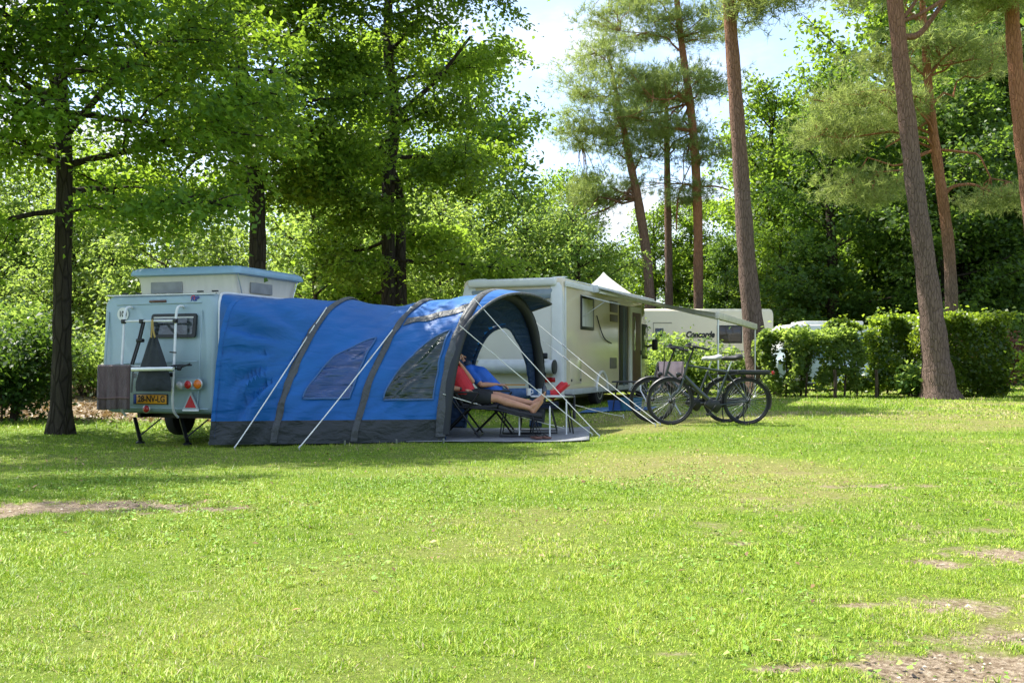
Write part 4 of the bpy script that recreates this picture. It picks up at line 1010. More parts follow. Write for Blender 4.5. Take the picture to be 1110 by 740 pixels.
text_mesh('lettering', 'Concorde', .34, MATS['ink_black'], far, (7.55, -.012, 1.97), (1, 0, 0), (0, 0, 1), .006, .28, .016, squeeze=.82)
mb = MB(); mb.box((5.92, -.004, 1.98), (.34, .03, .5), bev=.01); mb.build('side_window', dark_glass, far)
mb = MB(); mb.box((6.05, -.005, 2.45), (.75, .018, .025)); mb.box((5.68, -.005, 2.2), (.02, .018, .5)); mb.box((7.3, -.006, 1.30), (5.6, .02, .05), bev=.006); mb.build_each('trim_line', mat('trim_grey', (.2, .19, .16), .4), far)
mb = MB(); mb.box((6.65, 1.0, 3.07), (.7, .6, .14), bev=.05); mb.build('roof_vent', trim_m, far)
for x in (4.2, 9.0):
    mb = MB(); mb.lathe((x, .12, .36), (0, 1, 0), [(.22, -.1), (.33, -.1), (.36, -.05), (.36, .05), (.33, .1), (.2, .1)], 28); wl = mb.build('wheel', rubber, far)
    mb = MB(); mb.lathe((x, .12, .36), (0, -1, 0), [(.22, .1), (.12, .085), (.05, .1)], 20); mb.build('wheel_cover', alu, wl)
mb = MB(); mb.box((6.5, 1.15, .36), (6.2, 1.9, .14)); mb.build('chassis', black_metal, far)

# ------------------------------------------------------------------ parked vehicles behind the young hedge
def vehicle(name, label, cat, loc, rotz, prof, half, paint, glass_z, wheels, rad):
    t = thing(name, label, cat, loc, rotz)
    mb = MB(); rg = []
    zmin = min(z for _, z in prof); zmax = max(z for _, z in prof)
    for (yy, ins) in ((-half, .10), (-half + .04, .04), (-half + .12, 0), (half - .12, 0), (half - .04, .04), (half, .10)):
        cxm = sum(x for x, _ in prof) / len(prof)
        ring = []
        for (x, z) in prof:
            tum = .16 * max(0, (z - glass_z) / (zmax - glass_z)) if z > glass_z else 0
            ring.append((cxm + (x - cxm) * (1 - ins * .25), yy * (1 - tum), zmin + (z - zmin) * (1 - ins * .2)))
        rg.append(ring)
    mb.rings(rg); mb.build('body', paint, t, sharp=30)
    for x in wheels:
        for s in (-1, 1):
            c = (x, s * (half - .1), rad); mb = MB(); mb.lathe(c, (0, 1, 0), [(rad * .6, -.1), (rad * .95, -.1), (rad, -.05), (rad, .05), (rad * .95, .1), (rad * .6, .1)], 28); wl = mb.build('wheel', rubber, t)
            mb = MB(); mb.lathe(c, (0, s, 0), [(rad * .62, .1), (rad * .35, .085), (.04, .1)], 20); mb.build('rim', alu, wl)
    return t
vp = [(-2.4, .35), (2.3, .35), (2.42, .6), (2.38, .95), (1.75, 1.2), (1.15, 1.95), (.9, 2.12), (.2, 2.2), (-2.2, 2.2), (-2.42, 2.0), (-2.48, .9)]
van = vehicle('camper_van', 'white camper van parked behind the young hedge, roof showing above it', 'van', (11.9, 35.8, 0), R(4), vp, .98, white_paint, 1.15, (1.55, -1.55), .34)
mb = MB(); mb.plate([(-1.9, -.965, 1.25), (.55, -.965, 1.25), (.55, -.88, 1.85), (-1.9, -.88, 1.85)], (0, -1, .15), .01); mb.plate([(.65, -.965, 1.25), (1.45, -.965, 1.22), (1.02, -.885, 1.82), (.65, -.88, 1.85)], (0, -1, .15), .01); mb.build('window', mat('teal_glass', (.06, .14, .15), .08, var=.3, vs=2), van)
mb = MB(); mb.plate([(1.73, -.80, 1.23), (1.73, .80, 1.23), (1.16, .70, 1.93), (1.16, -.70, 1.93)], (.77, 0, .63), .012); mb.build('windscreen', MATS['teal_glass'], van)
mb = MB(); mb.box((2.42, 0, .55), (.10, 1.8, .22), bev=.04); mb.build('bumper', black_plastic, van)
mb = MB(); mb.box((-.6, 0, 2.26), (2.2, 1.3, .14), bev=.05); mb.build('roof_box', white_paint, van)
cp_ = [(-2.0, .25), (2.0, .25), (2.08, .5), (2.0, .78), (1.15, .92), (.45, 1.38), (-.2, 1.48), (-1.0, 1.44), (-1.75, .98), (-2.05, .9), (-2.1, .5)]
car = vehicle('parked_car', 'silver-blue hatchback parked behind the young hedge in front of the white van', 'car', (10.0, 32.0, 0), R(12), cp_, .86, mat('car_paint', (.40, .48, .52), .25, .3, var=.05, coat=.6), .92, (1.3, -1.3), .31)
mb = MB(); mb.plate([(-1.35, -.855, .98), (.95, -.855, .95), (.4, -.78, 1.33), (-.95, -.78, 1.38)], (0, -1, .2), .01); mb.build('window', MATS['teal_glass'], car)
mb = MB(); mb.plate([(1.13, -.72, .95), (1.13, .72, .95), (.47, .62, 1.37), (.47, -.62, 1.37)], (.55, 0, .83), .012); mb.build('windscreen', MATS['teal_glass'], car)
for s in (-1, 1):
    mb = MB(); mb.box((2.0, s * .6, .66), (.12, .3, .13), bev=.04); mb.build('headlight', mat('lamp_glass', (.6, .62, .62), .1, coat=.5), car)
# ------------------------------------------------------------------ white marquee peak behind the motorhome
mq = thing('marquee', 'white pyramid-roofed marquee rising just above the motorhome roof', 'marquee', (2.85, 31.0, g(2.85, 31)))
mb = MB(); hw = .8; P = []
for i in range(9):
    k = i / 8; r_ = hw * (1 - k) ** 1.12; z = 2.95 + .74 * k
    P.append([(max(r_, .01) * sx, max(r_, .01) * sy, z) for (sx, sy) in ((1, -1), (1, 0), (1, 1), (0, 1), (-1, 1), (-1, 0), (-1, -1), (0, -1), (1, -1))])
mb.grid(P); mb.build('canopy', fabric('marquee_cloth', (.70, .70, .66), (.78, .78, .74), .3, (.7, .7, .65), 3), mq, both=True)
for sx in (-1, 1):
    for sy in (-1, 1):
        mb = MB(); mb.tube([(sx * .77, sy * .77, 0), (sx * .77, sy * .77, 2.97)], .025, 8); mb.build('post', alu, mq)

# ------------------------------------------------------------------ camping things beside the motorhome
def legs_table(name, label, loc, rotz, w, d, h, topm, legm, th=.025):
    t = thing(name, label, 'table', loc, rotz)
    mb = MB(); mb.box((0, 0, h - th / 2), (w, d, th), bev=.008); mb.build('table_top', topm, t)
    for sx in (-1, 1):
        for sy in (-1, 1):
            mb = MB(); mb.tube([(sx * (w / 2 - .10), sy * (d / 2 - .05), h - th), (sx * (w / 2 - .02), sy * (d / 2 - .02), 0)], .011, 8); mb.build('leg', legm, t)
    return t
p = at(684, 19.0); legs_table('folding_table', 'low dark folding table beside the open motorhome door', (p.x, p.y, g(p.x, p.y)), R(-8), .72, .5, .56, black_plastic, black_metal)
def crate(label, px, d, rz, w, dp, h, c, group=None):
    p = at(px, d); t = thing('storage_crate', label, 'crate', (p.x, p.y, g(p.x, p.y) + .003), rz, group); th = .012
    mb = MB(); outer = lambda k, z: [(x * k, y * k, z) for (x, y) in rrect(w, dp, .03, 3)]
    mb.rings([outer(.9, 0), outer(1.0, h), outer(1.04, h + .001), outer(1.04, h + .025), outer(.95, h + .025), outer(.86, .02)]); mb.build('box', c, t)
    mb = MB()
    for s in (-1, 1): mb.box((s * w * .5, 0, h - .04), (.02, dp * .35, .035), bev=.006)
    mb.build('handle', black_plastic, t)
    return t
crate('teal blue plastic crate on the grass under the motorhome awning', 683, 18.9, R(10), .40, .30, .22, mat('crate_teal', (.02, .13, .20), .45, bump=.1))
crate('small blue crate beside the motorhome wheel', 668, 19.0, R(-12), .30, .24, .18, mat('crate_blue', (.03, .10, .33), .45, bump=.1))
p = [Vector((1.25, 19.0, 0)), Vector((2.6, 18.55, 0)), Vector((2.9, 19.9, 0)), Vector((1.6, 20.3, 0))]
mb = MB(); mb.grid(sheet(p, 14, .03, .01)); o = mb.build('awning_mat', mat('blue_mat', (.03, .11, .25), .8, var=.3, bump=.4, bs=40), None, solid=.01); tag(o, 'blue mat on the grass beside the motorhome wheel', 'mat')
# camp chair with a pink towel behind the bicycles
def camp_chair(name, label, loc, rotz, clothm, framem):
    t = thing(name, label, 'chair', loc, rotz)
    mb = MB(); P = []
    for i in range(9):
        u = i / 8; P.append([(-.25 + .5 * u, -.22 + .44 * v, .42 - .04 * math.sin(PI * u) * math.sin(PI * v)) for v in (0, .2, .4, .6, .8, 1)])
    mb.grid(P); mb.build('seat', clothm, t, solid=.012)
    mb = MB(); P = []
    for i in range(9):
        u = i / 8; P.append([(-.25 + .5 * u, .22 + .16 * v - .03 * math.sin(PI * u), .42 + .46 * v) for v in (0, .25, .5, .75, 1)])
    mb.grid(P); mb.build('backrest', clothm, t, solid=.012)
    for s in (-1, 1):
        mb = MB(); mb.tube([(s * .26, -.26, 0), (s * .26, .20, .44), (s * .26, .40, .92)], .012, 8); mb.build('leg', framem, t)
        mb = MB(); mb.tube([(s * .26, .30, 0), (s * .26, -.22, .42), (s * .26, -.24, .62)], .012, 8); mb.build('leg', framem, t)
        mb = MB(); mb.box((s * .27, .0, .63), (.05, .5, .025), bev=.01); mb.build('armrest', black_plastic, t)
    return t
p = at(715, 17.6); camp_chair('camp_chair', 'folding camp chair behind the front wheels of the bicycles', (p.x, p.y, g(p.x, p.y)), R(200), mat('chair_grey_cloth', (.10, .11, .12), .8), alu)
pt = thing('towel', 'pink and white towel over the camp chair behind the bicycles', 'towel', (p.x, p.y, g(p.x, p.y) + .9), R(200))
mb = MB(); P = []
for i in range(12):
    u = i / 11; row = []
    for j in range(13):
        v = j / 12; y = .42 - .03 * math.cos(v * PI) * 2; z = (-.45 * (1 - v / .5) if v < .5 else -.36 * ((v - .5) / .5)) + .03
        row.append((-.24 + .48 * u, .40 + (.045 if v < .5 else -.045) * min(1, abs(v - .5) * 6) + .012 * math.sin(u * 13) + (.12 * z if True else 0), z))
    P.append(row)
mb.grid(P); mb.build('cloth', mat('pink_towel', (.52, .36, .36), .9, var=.3, vs=5, bump=.4, bs=60), pt, solid=.012)
# ------------------------------------------------------------------ bicycles
frame_dk = mat('bike_frame_dark', (.045, .056, .055), .28, .5, coat=.4)
frame_gr = mat('bike_frame_grey', (.05, .06, .065), .32, .3, coat=.4)
skin_dummy = None
def bicycle(label, loc, rotz, frame_m, saddle_m, lean=0.0, step=False):
    t = thing('bicycle', label, 'bicycle', loc, rotz)
    t.rotation_euler = (lean, 0, rotz)
    RW = .352; FA = Vector((1.13, 0, RW)); RA = Vector((0, 0, RW)); BB = Vector((.47, 0, .30)); ST = Vector((.28, 0, .80)); HT = Vector((.87, 0, .93)); HB = Vector((.935, 0, .70))
    mb = MB()
    mb.tube([HT, HB], .022, 12)
    mb.tube([HB + Vector((-.015, 0, .02)), BB.lerp(HB, .5), BB], [.030, .034, .030], 12)                # down tube
    mb.tube([BB, ST], .019, 10)
    if step: mb.tube(smoothpath([HB + Vector((-.02, 0, .10)), BB.lerp(HB, .55) + Vector((-.05, 0, .09)), BB.lerp(ST, .32)], 6), .017, 10)
    else: mb.tube([HT + Vector((-.005, 0, -.05)), ST + Vector((.0, 0, -.02))], .018, 10)
    for s in (-1, 1):
        mb.tube([BB + Vector((0, s * .04, -.01)), RA + Vector((.1, s * .06, 0)), RA + Vector((0, s * .065, 0))], .010, 8)
        mb.tube([ST + Vector((0, s * .018, -.05)), RA + Vector((.02, s * .06, .04)), RA + Vector((0, s * .065, 0))], .009, 8)
    mb.build('frame', frame_m, t)
    mb = MB(); mb.box(BB + Vector((.03, 0, -.01)), (.24, .09, .15), Matrix.Rotation(R(-35), 3, 'Y'), bev=.035, seg=3); mb.lathe(BB + Vector((0, -.06, 0)), (0, 1, 0), [(.05, 0), (.075, .01), (.075, .11), (.05, .12)], 20); mb.build('motor', black_plastic, t)
    mb = MB()
    for s in (-1, 1): mb.tube(smoothpath([HB + Vector((.015, s * .045, -.03)), HB + Vector((.07, s * .055, -.18)), FA + Vector((-.03, s * .055, .08)), FA + Vector((0, s * .055, 0))], 4), [.017] * 5 + [.014] * 4 + [.011] * 4, 10)
    mb.box(HB + Vector((.012, 0, -.02)), (.05, .11, .04), bev=.012); mb.build('fork', frame_m, t)
    mb = MB(); st = HT + Vector((-.075, 0, .19)); mb.tube([HT, st], .014, 10); mb.tube([st, st + Vector((.06, 0, .03))], .016, 10); mb.build('stem', black_metal, t)
    hb = st + Vector((.06, 0, .03)); mb = MB()
    for s in (-1, 1):
        pts = smoothpath([hb, hb + Vector((.03, s * .10, .02)), hb + Vector((.0, s * .22, .03)), hb + Vector((-.13, s * .29, .0)), hb + Vector((-.23, s * .31, -.02))], 5); mb.tube(pts, .0115, 8)
    hbo = mb.build('handlebar', black_metal, t)
    for s in (-1, 1):
        mb = MB(); mb.tube([hb + Vector((-.10, s * .28, .007)), hb + Vector((-.235, s * .312, -.022))], .018, 10); mb.build('grip', black_plastic, hbo)
        mb = MB(); mb.tube(smoothpath([hb + Vector((-.05, s * .25, .01)), hb + Vector((-.06, s * .27, -.045)), hb + Vector((-.17, s * .31, -.065))], 4), .006, 6); mb.box(hb + Vector((-.03, s * .24, .005)), (.05, .03, .035), bev=.008); mb.build('brake_lever', black_metal, hbo)
        mb = MB(); mb.tube(smoothpath([hb + Vector((-.02, s * .235, 0)), hb + Vector((.10, s * .14, .02)), hb + Vector((.09, s * .06, -.15)), HB + Vector((.03, s * .03, .02))], 5), .004, 5); mb.build('cable', black_plastic, hbo)
    mb = MB(); mb.box(hb + Vector((.0, 0, .045)), (.05, .11, .05), bev=.015); mb.build('display', black_plastic, hbo)
    mb = MB(); mb.lathe(HB + Vector((.07, 0, .05)), (1, 0, -.1), [(.02, -.03), (.035, 0), (.04, .03), (.036, .04)], 16); mb.build('headlight', black_plastic, t)
    for (c, nm) in ((FA, 'front'), (RA, 'rear')):
        mb = MB(); mb.torus(c, (0, 1, 0), RW - .021, .0225, 56, 10); wl = mb.build('wheel', rubber, t)
        mb = MB(); mb.torus(c, (0, 1, 0), RW - .048, .011, 56, 8); mb.build('rim', mat('bike_rim', (.06, .062, .065), .3, .7), wl)
        mb = MB(); mb.torus(c, (0, 1, 0), RW - .030, .0245, 56, 6); 
        mb = MB()
        for k in range(32):
            a = 2 * PI * k / 32; a2 = a + (.9 if k % 4 < 2 else -.9) * .25; y = .025 if k % 2 else -.025
            mb.tube([c + Vector((.022 * math.cos(a2), y, .022 * math.sin(a2))), c + Vector(((RW - .05) * math.cos(a), 0, (RW - .05) * math.sin(a)))], .0017, 4, caps=False)
        mb.build('spokes', steel, wl)
        mb = MB(); mb.lathe(c + Vector((0, -.05, 0)), (0, 1, 0), [(.012, -.02), (.03, 0), (.022, .015), (.022, .085), (.03, .1), (.012, .12)], 16)
        if nm == 'rear': mb.lathe(c + Vector((0, -.045, 0)), (0, 1, 0), [(.01, -.004), (.05, -.003), (.05, .003), (.01, .004)], 20)
        mb.build('hub', black_metal, wl)
    for (c, a0, a1) in ((FA, 25, 165), (RA, -5, 200)):
        mb = MB(); P = []
        for k in range(29):
            a = R(a0 + (a1 - a0) * k / 28); row = []
            for j in range(5):
                u = (j - 2) / 2; rr = RW + .022 - .012 * u * u; row.append(c + Vector((rr * math.cos(a), u * .03, rr * math.sin(a))))
            P.append(row)
        mb.grid(P)
        mg = mb.build('mudguard', black_plastic, t, both=True)
        mb = MB()
        for s in (-1, 1):
            a = R(a1 - 30 if c is RA else a1 - 20); mb.tube([c + Vector((0, s * .06, 0)), c + Vector(((RW + .02) * math.cos(a), s * .03, (RW + .02) * math.sin(a)))], .003, 5)
        mb.build('stay', black_metal, mg)
    # saddle
    mb = MB(); mb.tube([ST, ST + Vector((-.05, 0, .15))], .013, 10); mb.build('seat_post', alu, t)
    sp = ST + Vector((-.05, 0, .17)); mb = MB(); rg = []
    for (x, w_, zt) in ((-.16, .03, .03), (-.15, .085, .045), (-.10, .105, .05), (-.04, .095, .045), (.03, .055, .04), (.09, .034, .038), (.135, .026, .03), (.15, .010, .02)):
        rg.append([sp + Vector((x, w_ * math.cos(a), zt * .9 * math.sin(a) + zt * (.5 + (.35 if x < -.08 else 0)))) for a in [2 * PI * k / 14 for k in range(14)]])
    mb.rings(rg); mb.build('saddle', saddle_m, t, sharp=60)
    # carrier with battery
    mb = MB(); z = .755
    for s in (-1, 1):
        mb.tube([(.16, s * .06, z), (-.34, s * .06, z), (-.36, s * .04, z)], .007, 6); mb.tube([(-.02, s * .075, RW), (-.10, s * .07, z)], .007, 6); mb.tube([(0, s * .075, RW), (-.26, s * .07, z)], .006, 6)
    for x in (.1, -.05, -.2, -.34): mb.tube([(x, -.06, z), (x, .06, z)], .006, 6)
    mb.tube([(.16, .0, z), (.25, 0, .74)], .008, 6); ca = mb.build('carrier', black_metal, t)
    mb = MB(); mb.box((-.10, 0, z + .032), (.46, .125, .055), bev=.016, seg=3); mb.build('battery', black_plastic, ca)
    mb = MB(); mb.box((-.385, 0, z + .02), (.03, .09, .05), bev=.01); mb.build('tail_light', mat('tail_dark_red', (.25, .01, .01), .2, coat=.4), ca)
    # drive (on the right-hand side), kickstand on the left
    mb = MB(); mb.lathe(BB + Vector((0, -.058, 0)), (0, -1, 0), [(.03, 0), (.085, .002), (.088, .005), (.03, .008)], 28); mb.build('chainring', black_metal, t)
    mb = MB(); mb.box((.235, -.062, .325), (.56, .022, .11), Matrix.Rotation(R(6), 3, 'Y'), bev=.02, seg=3); mb.build('chain_case', black_plastic, t)
    for s, ang in ((1, -50), (-1, 130)):
        e = BB + Vector((.17 * math.cos(R(ang)), s * .085, .17 * math.sin(R(ang)))); mb = MB(); mb.bar(BB + Vector((0, s * .075, 0)), e, .022, .014, .004); cr_ = mb.build('crank', black_metal, t)
        mb = MB(); mb.box(e + Vector((0, s * .05, 0)), (.09, .09, .022), bev=.006); mb.build('pedal', black_plastic, cr_)
    mb = MB(); mb.tube(smoothpath([(.06, .07, .34), (.07, .10, .18), (.05, .15, .01)], 4), .009, 8); mb.box((.05, .155, .008), (.06, .03, .014), bev=.004); mb.build('kickstand', black_metal, t)
    return t
sad_w = mat('saddle_pale_cover', (.42, .43, .38), .6, var=.2, bump=.3, bs=30); sad_b = mat('saddle_black', (.02, .02, .02), .5)
x0 = at(809, 14.75); bicycle('dark electric bicycle with a straight top tube and dark saddle, standing nearest', (x0.x, x0.y, g(x0.x, x0.y) - .003), R(180), frame_dk, sad_b, R(-3))
x0 = at(787, 15.35); bicycle('low-step dark bicycle with a pale covered saddle, standing just behind the nearer bicycle', (x0.x, x0.y, g(x0.x, x0.y) - .003), R(176), frame_gr, sad_w, R(-4), True)
# ------------------------------------------------------------------ people in reclining chairs under the tent front
def skin_mat(name, col):
    m = mat(name, col, .5, var=.10, vs=14, bump=.08, bs=90)
    p = [n for n in m.node_tree.nodes if n.type == 'BSDF_PRINCIPLED'][0]
    p.inputs['Subsurface Weight'].default_value = .12; p.inputs['Subsurface Radius'].default_value = (.012, .005, .003); return m
skin = skin_mat('skin', (.50, .25, .15))
def capsule(mb, a, b, ra, rb, seg=14):
    a, b = Vector(a), Vector(b); d = (b - a); ln = d.length
    if ln < 1e-6: d = Vector((0, 0, 1)); ln = 1e-6
    prof = []
    for k in range(6): an = -PI / 2 + PI / 2 * k / 5; prof.append((ra * math.cos(an), ra * math.sin(an)))
    for k in range(6): an = PI / 2 * k / 5; prof.append((rb * math.cos(an), ln + rb * math.sin(an)))
    mb.lathe(a, d, prof, seg)
def ell(mb, c, r, rot=None, n=16):
    c = Vector(c); vs, fs = [], []
    for i in range(n + 1):
        th = PI * i / n
        for k in range(n):
            an = 2 * PI * k / n; v = Vector((r[0] * math.sin(th) * math.cos(an), r[1] * math.sin(th) * math.sin(an), r[2] * math.cos(th)))
            if rot is not None: v = rot @ v
            vs.append(c + v)
    for i in range(n):
        for k in range(n):
            fs.append((i * n + k, i * n + (k + 1) % n, (i + 1) * n + (k + 1) % n, (i + 1) * n + k))
    mb.add(vs, fs)
def fuse(mb, name, m, parent, voxel, it=6):           # one continuous skin over overlapping volumes
    o = mb.build(name, m, None)
    md = o.modifiers.new('fuse', 'REMESH'); md.mode = 'VOXEL'; md.voxel_size = voxel; md.use_smooth_shade = True
    if it: sm = o.modifiers.new('relax', 'SMOOTH'); sm.iterations = it; sm.factor = .5
    bpy.context.view_layer.update()
    me = bpy.data.meshes.new_from_object(o.evaluated_get(bpy.context.evaluated_depsgraph_get()))
    o.modifiers.clear(); old = o.data; o.data = me; bpy.data.meshes.remove(old); me.name = name
    me.materials.clear(); me.materials.append(m)
    o.parent = parent; return o
def limb(mb, pts, rs):
    for i in range(len(pts) - 1): capsule(mb, pts[i], pts[i + 1], rs[i], rs[i + 1])
def hand(mb, wrist, fwd, palm_n, curl, thumb_side, sc=1.0):
    f = Vector(fwd).normalized(); n = Vector(palm_n); n = (n - f * n.dot(f)).normalized(); s = f.cross(n)
    w_ = Vector(wrist)
    for k in range(4):
        off = s * ((k - 1.5) * .021 * sc)
        capsule(mb, w_ + s * ((k - 1.5) * .012), w_ + f * .085 * sc + off, .016 * sc, .0115 * sc, 10)
        ln = (.040, .046, .043, .034)[k] * sc; p = w_ + f * .085 * sc + off; d = f.copy()
        for j in range(3):
            d = (d * math.cos(curl) + n * math.sin(curl)).normalized(); q = p + d * ln * (1, .7, .55)[j]; capsule(mb, p, q, .0092 * sc, .0082 * sc, 8); p = q
    p = w_ + f * .02 + s * thumb_side * .02; d = (f * .7 + s * thumb_side * .7 + n * .25).normalized()
    q = p + d * .05 * sc; capsule(mb, p, q, .014 * sc, .011 * sc, 8); d2 = (f + n * .3).normalized(); capsule(mb, q, q + d2 * .04 * sc, .0105 * sc, .009 * sc, 8)
def foot(mb, ankle, heel, toe, up):
    a, h, t_ = Vector(ankle), Vector(heel), Vector(toe); upv = Vector(up).normalized()
    capsule(mb, a, h, .038, .034); ball = h.lerp(t_, .72); capsule(mb, h, ball, .033, .034); capsule(mb, a, ball, .036, .024)
    side = (t_ - h).cross(upv).normalized()
    for k in range(5):
        o = side * ((k - 2) * .017); L_ = (.058, .054, .05, .045, .040)[k]
        capsule(mb, ball + o, ball + o + (t_ - h).normalized() * L_ + upv * .006, .0145 if k == 0 else .011, .0115 if k == 0 else .0085, 8)
def head(mb, c, face, up):
    f = Vector(face).normalized(); u = Vector(up); u = (u - f * u.dot(f)).normalized(); s = f.cross(u); rot = Matrix((s, f, u)).transposed(); c = Vector(c)
    P = lambda x, y, z: c + s * x + f * y + u * z
    ell(mb, P(0, -.012, .02), (.076, .094, .10), rot); ell(mb, P(0, .02, -.055), (.056, .066, .065), rot)
    ell(mb, P(0, .07, -.088), (.026, .024, .022), rot)                   # chin
    capsule(mb, P(0, .082, .025), P(0, .112, -.022), .010, .016, 10)       # nose
    for k in (-1, 1):
        ell(mb, P(k * .078, -.008, -.01), (.010, .020, .032), rot); ell(mb, P(k * .034, .066, -.028), (.026, .022, .022), rot)
        capsule(mb, P(k * .016, .085, .036), P(k * .05, .072, .034), .009, .008, 8)
    capsule(mb, P(-.022, .088, -.058), P(.022, .088, -.058), .008, .008, 8); return P, rot
def face_bits(P, rot, parent, lip=True):
    mb = MB()
    for k in (-1, 1): ell(mb, P(k * .032, .078, .012), (.014, .010, .010), rot, 10)
    mb.build('eyes', mat('eye_white', (.5, .48, .45), .3, var=.02), parent)
    mb = MB(); capsule(mb, P(-.02, .095, -.057), P(.02, .095, -.057), .0045, .0045, 8); mb.build('lips', mat('lips', (.33, .10, .08), .5), parent)
def recliner(label, loc, rotz, cloth, B0=(-.02, .50), B1=(-.44, 1.20), S1=(.46, .47), F1=(1.06, .30)):
    t = thing('reclining_chair', label, 'chair', loc, rotz)
    def pad(a, b, w, th, name, sag=.02):
        mb = MB(); a = Vector((a[0], 0, a[1])); b = Vector((b[0], 0, b[1])); d = (b - a).normalized(); n = Vector((d.z, 0, -d.x)); n = n if n.z < 0 else -n
        rg = []
        for i in range(17):
            u = i / 16; c = a.lerp(b, u) + n * (sag * math.sin(PI * u)); tk = th * (.75 + .35 * abs(math.sin(PI * u * 4)))
            rg.append([c + Vector((0, y, 0)) + n * z for (y, z) in rrect(w, tk, tk * .45, 3)])
        mb.rings(rg); return mb.build(name, cloth, t)
    pad(B0, B1, .50, .05, 'backrest'); pad((B0[0] + .0, B0[1] - .02), S1, .50, .05, 'seat'); pad((S1[0] + .02, S1[1] - .01), F1, .46, .06, 'footrest')
    fm = black_metal
    for s in (-1, 1):
        y = s * .285
        mb = MB(); mb.tube([(B0[0] - .04, y, B0[1] - .03), (B1[0] - .02, y, B1[1])], .013, 8); mb.tube([(B0[0] - .10, y, B0[1] - .04), (S1[0], y, S1[1] - .04), (F1[0], y * .85, F1[1] - .05)], .013, 8); mb.build('side_rail', fm, t)
        mb = MB(); mb.tube([(-.24, y, .60), (.20, y * 1.05, .02)], .014, 8); mb.build('leg', fm, t)
        mb = MB(); mb.tube([(.20, y, .60), (.02, y * 1.05, .36), (-.32, y * 1.05, .02)], .014, 8); mb.build('leg', fm, t)
        mb = MB(); mb.box((-.02, s * .31, .615), (.40, .05, .028), bev=.012); mb.build('armrest', black_plastic, t)
        mb = MB(); mb.tube([(F1[0] - .50, y * .9, F1[1] + .10), (F1[0] - .56, y * .9, .02), (F1[0] - .02, y * .9, .02), (F1[0] - .12, y * .9, F1[1])], .012, 8); mb.build('footrest_leg', fm, t)
    mb = MB(); mb.tube([(.20, -.3, .02), (.20, .3, .02)], .013, 8); mb.tube([(-.32, -.3, .02), (-.32, .3, .02)], .013, 8); mb.tube([(B1[0] - .02, -.285, B1[1]), (B1[0] - .02, .285, B1[1])], .013, 8); mb.build('cross_bar', fm, t)
    mb = MB(); n_ = Vector((B1[0] - B0[0], 0, B1[1] - B0[1])).normalized(); c = Vector((B1[0], 0, B1[1])) - n_ * .10
    capsule(mb, c + Vector((.04, -.16, .02)), c + Vector((.04, .16, .02)), .05, .05); mb.build('head_pillow', cloth, t)
    return t
o1 = at(506, 13.80); o1.z = g(o1.x, o1.y) + .03; r1 = R(-4)
recliner('black reclining chair with footrest carrying the person in a red shirt', o1, r1, mat('recliner_black', (.016, .017, .019), .75, bump=.3, bs=70), B0=(-.04, .46), B1=(-.44, 1.14), S1=(.44, .42), F1=(1.04, .29))
o2 = at(541, 14.4); o2.z = g(o2.x, o2.y) + .03; r2 = R(-3)
recliner('dark blue reclining chair behind the red-shirted person, carrying the person in blue', o2, r2, mat('recliner_navy', (.015, .03, .07), .75, bump=.3, bs=70), B0=(-.04, .44), B1=(-.56, 1.05), S1=(.40, .41), F1=(.86, .42))

# person in red
p1 = thing('person', 'reclining person in red shirt and black shorts, bare legs stretched out, one hand raised', 'person', o1, r1)
body = MB()
hip = Vector((.0, 0, .56)); ch = Vector((-.17, 0, .86)); nk = Vector((-.25, 0, 1.0)); hd = Vector((-.275, 0, 1.17))
limb(body, [hip + Vector((0, -.09, 0)), ch + Vector((0, -.10, 0)), nk + Vector((.02, -.07, -.05))], [.115, .115, .07]); limb(body, [hip + Vector((0, .09, 0)), ch + Vector((0, .10, 0)), nk + Vector((.02, .07, -.05))], [.115, .115, .07])
capsule(body, nk + Vector((.02, -.16, -.04)), nk + Vector((.02, .16, -.04)), .062, .062); limb(body, [nk + Vector((.02, 0, -.05)), hd + Vector((.0, 0, -.06))], [.06, .056])
P1, rot1 = head(body, hd, (.80, .15, .10), (-.2, 0, 1))
shN, elN, wrN = Vector((-.235, -.20, .955)), Vector((-.275, -.265, .675)), Vector((-.03, -.185, .66))
limb(body, [shN, shN.lerp(elN, .5), elN], [.052, .048, .040]); limb(body, [elN, elN.lerp(wrN, .3), wrN], [.040, .041, .027])
hand(body, wrN, (.9, .30, -.12), (.1, .3, -1), .28, -1)
shF, elF, wrF = Vector((-.225, .20, .955)), Vector((.05, .20, .755)), Vector((-.095, .075, .985))
limb(body, [shF, shF.lerp(elF, .5), elF], [.052, .048, .040]); limb(body, [elF, elF.lerp(wrF, .3), wrF], [.040, .041, .027])
hand(body, wrF, (-.45, -.22, .85), (-.9, -.2, -.5), .5, 1)
legs = []
for (s, kn, an, hl, to) in ((-1, (.43, -.105, .525), (.885, -.105, .395), (.93, -.105, .345), (1.075, -.125, .545)), (1, (.44, .10, .555), (.92, .03, .455), (.965, .03, .415), (1.095, .045, .615))):
    hj = hip + Vector((.0, s * .095, -.01)); kn, an, hl, to = map(Vector, (kn, an, hl, to))
    limb(body, [hj, hj.lerp(kn, .5), kn], [.095, .078, .056]); limb(body, [kn, kn.lerp(an, .3) + Vector((0, 0, -.012)), an], [.054, .058, .034]); foot(body, an, hl, to, (-.8, 0, .6)); legs.append((hj, kn))
bo_ = fuse(body, 'body', skin, p1, .0065, 5)
sh = MB()
limb(sh, [hip + Vector((-.02, -.09, .06)), ch + Vector((0, -.10, 0)), nk + Vector((.02, -.07, -.045))], [.130, .132, .075]); limb(sh, [hip + Vector((-.02, .09, .06)), ch + Vector((0, .10, 0)), nk + Vector((.02, .07, -.045))], [.130, .132, .075])
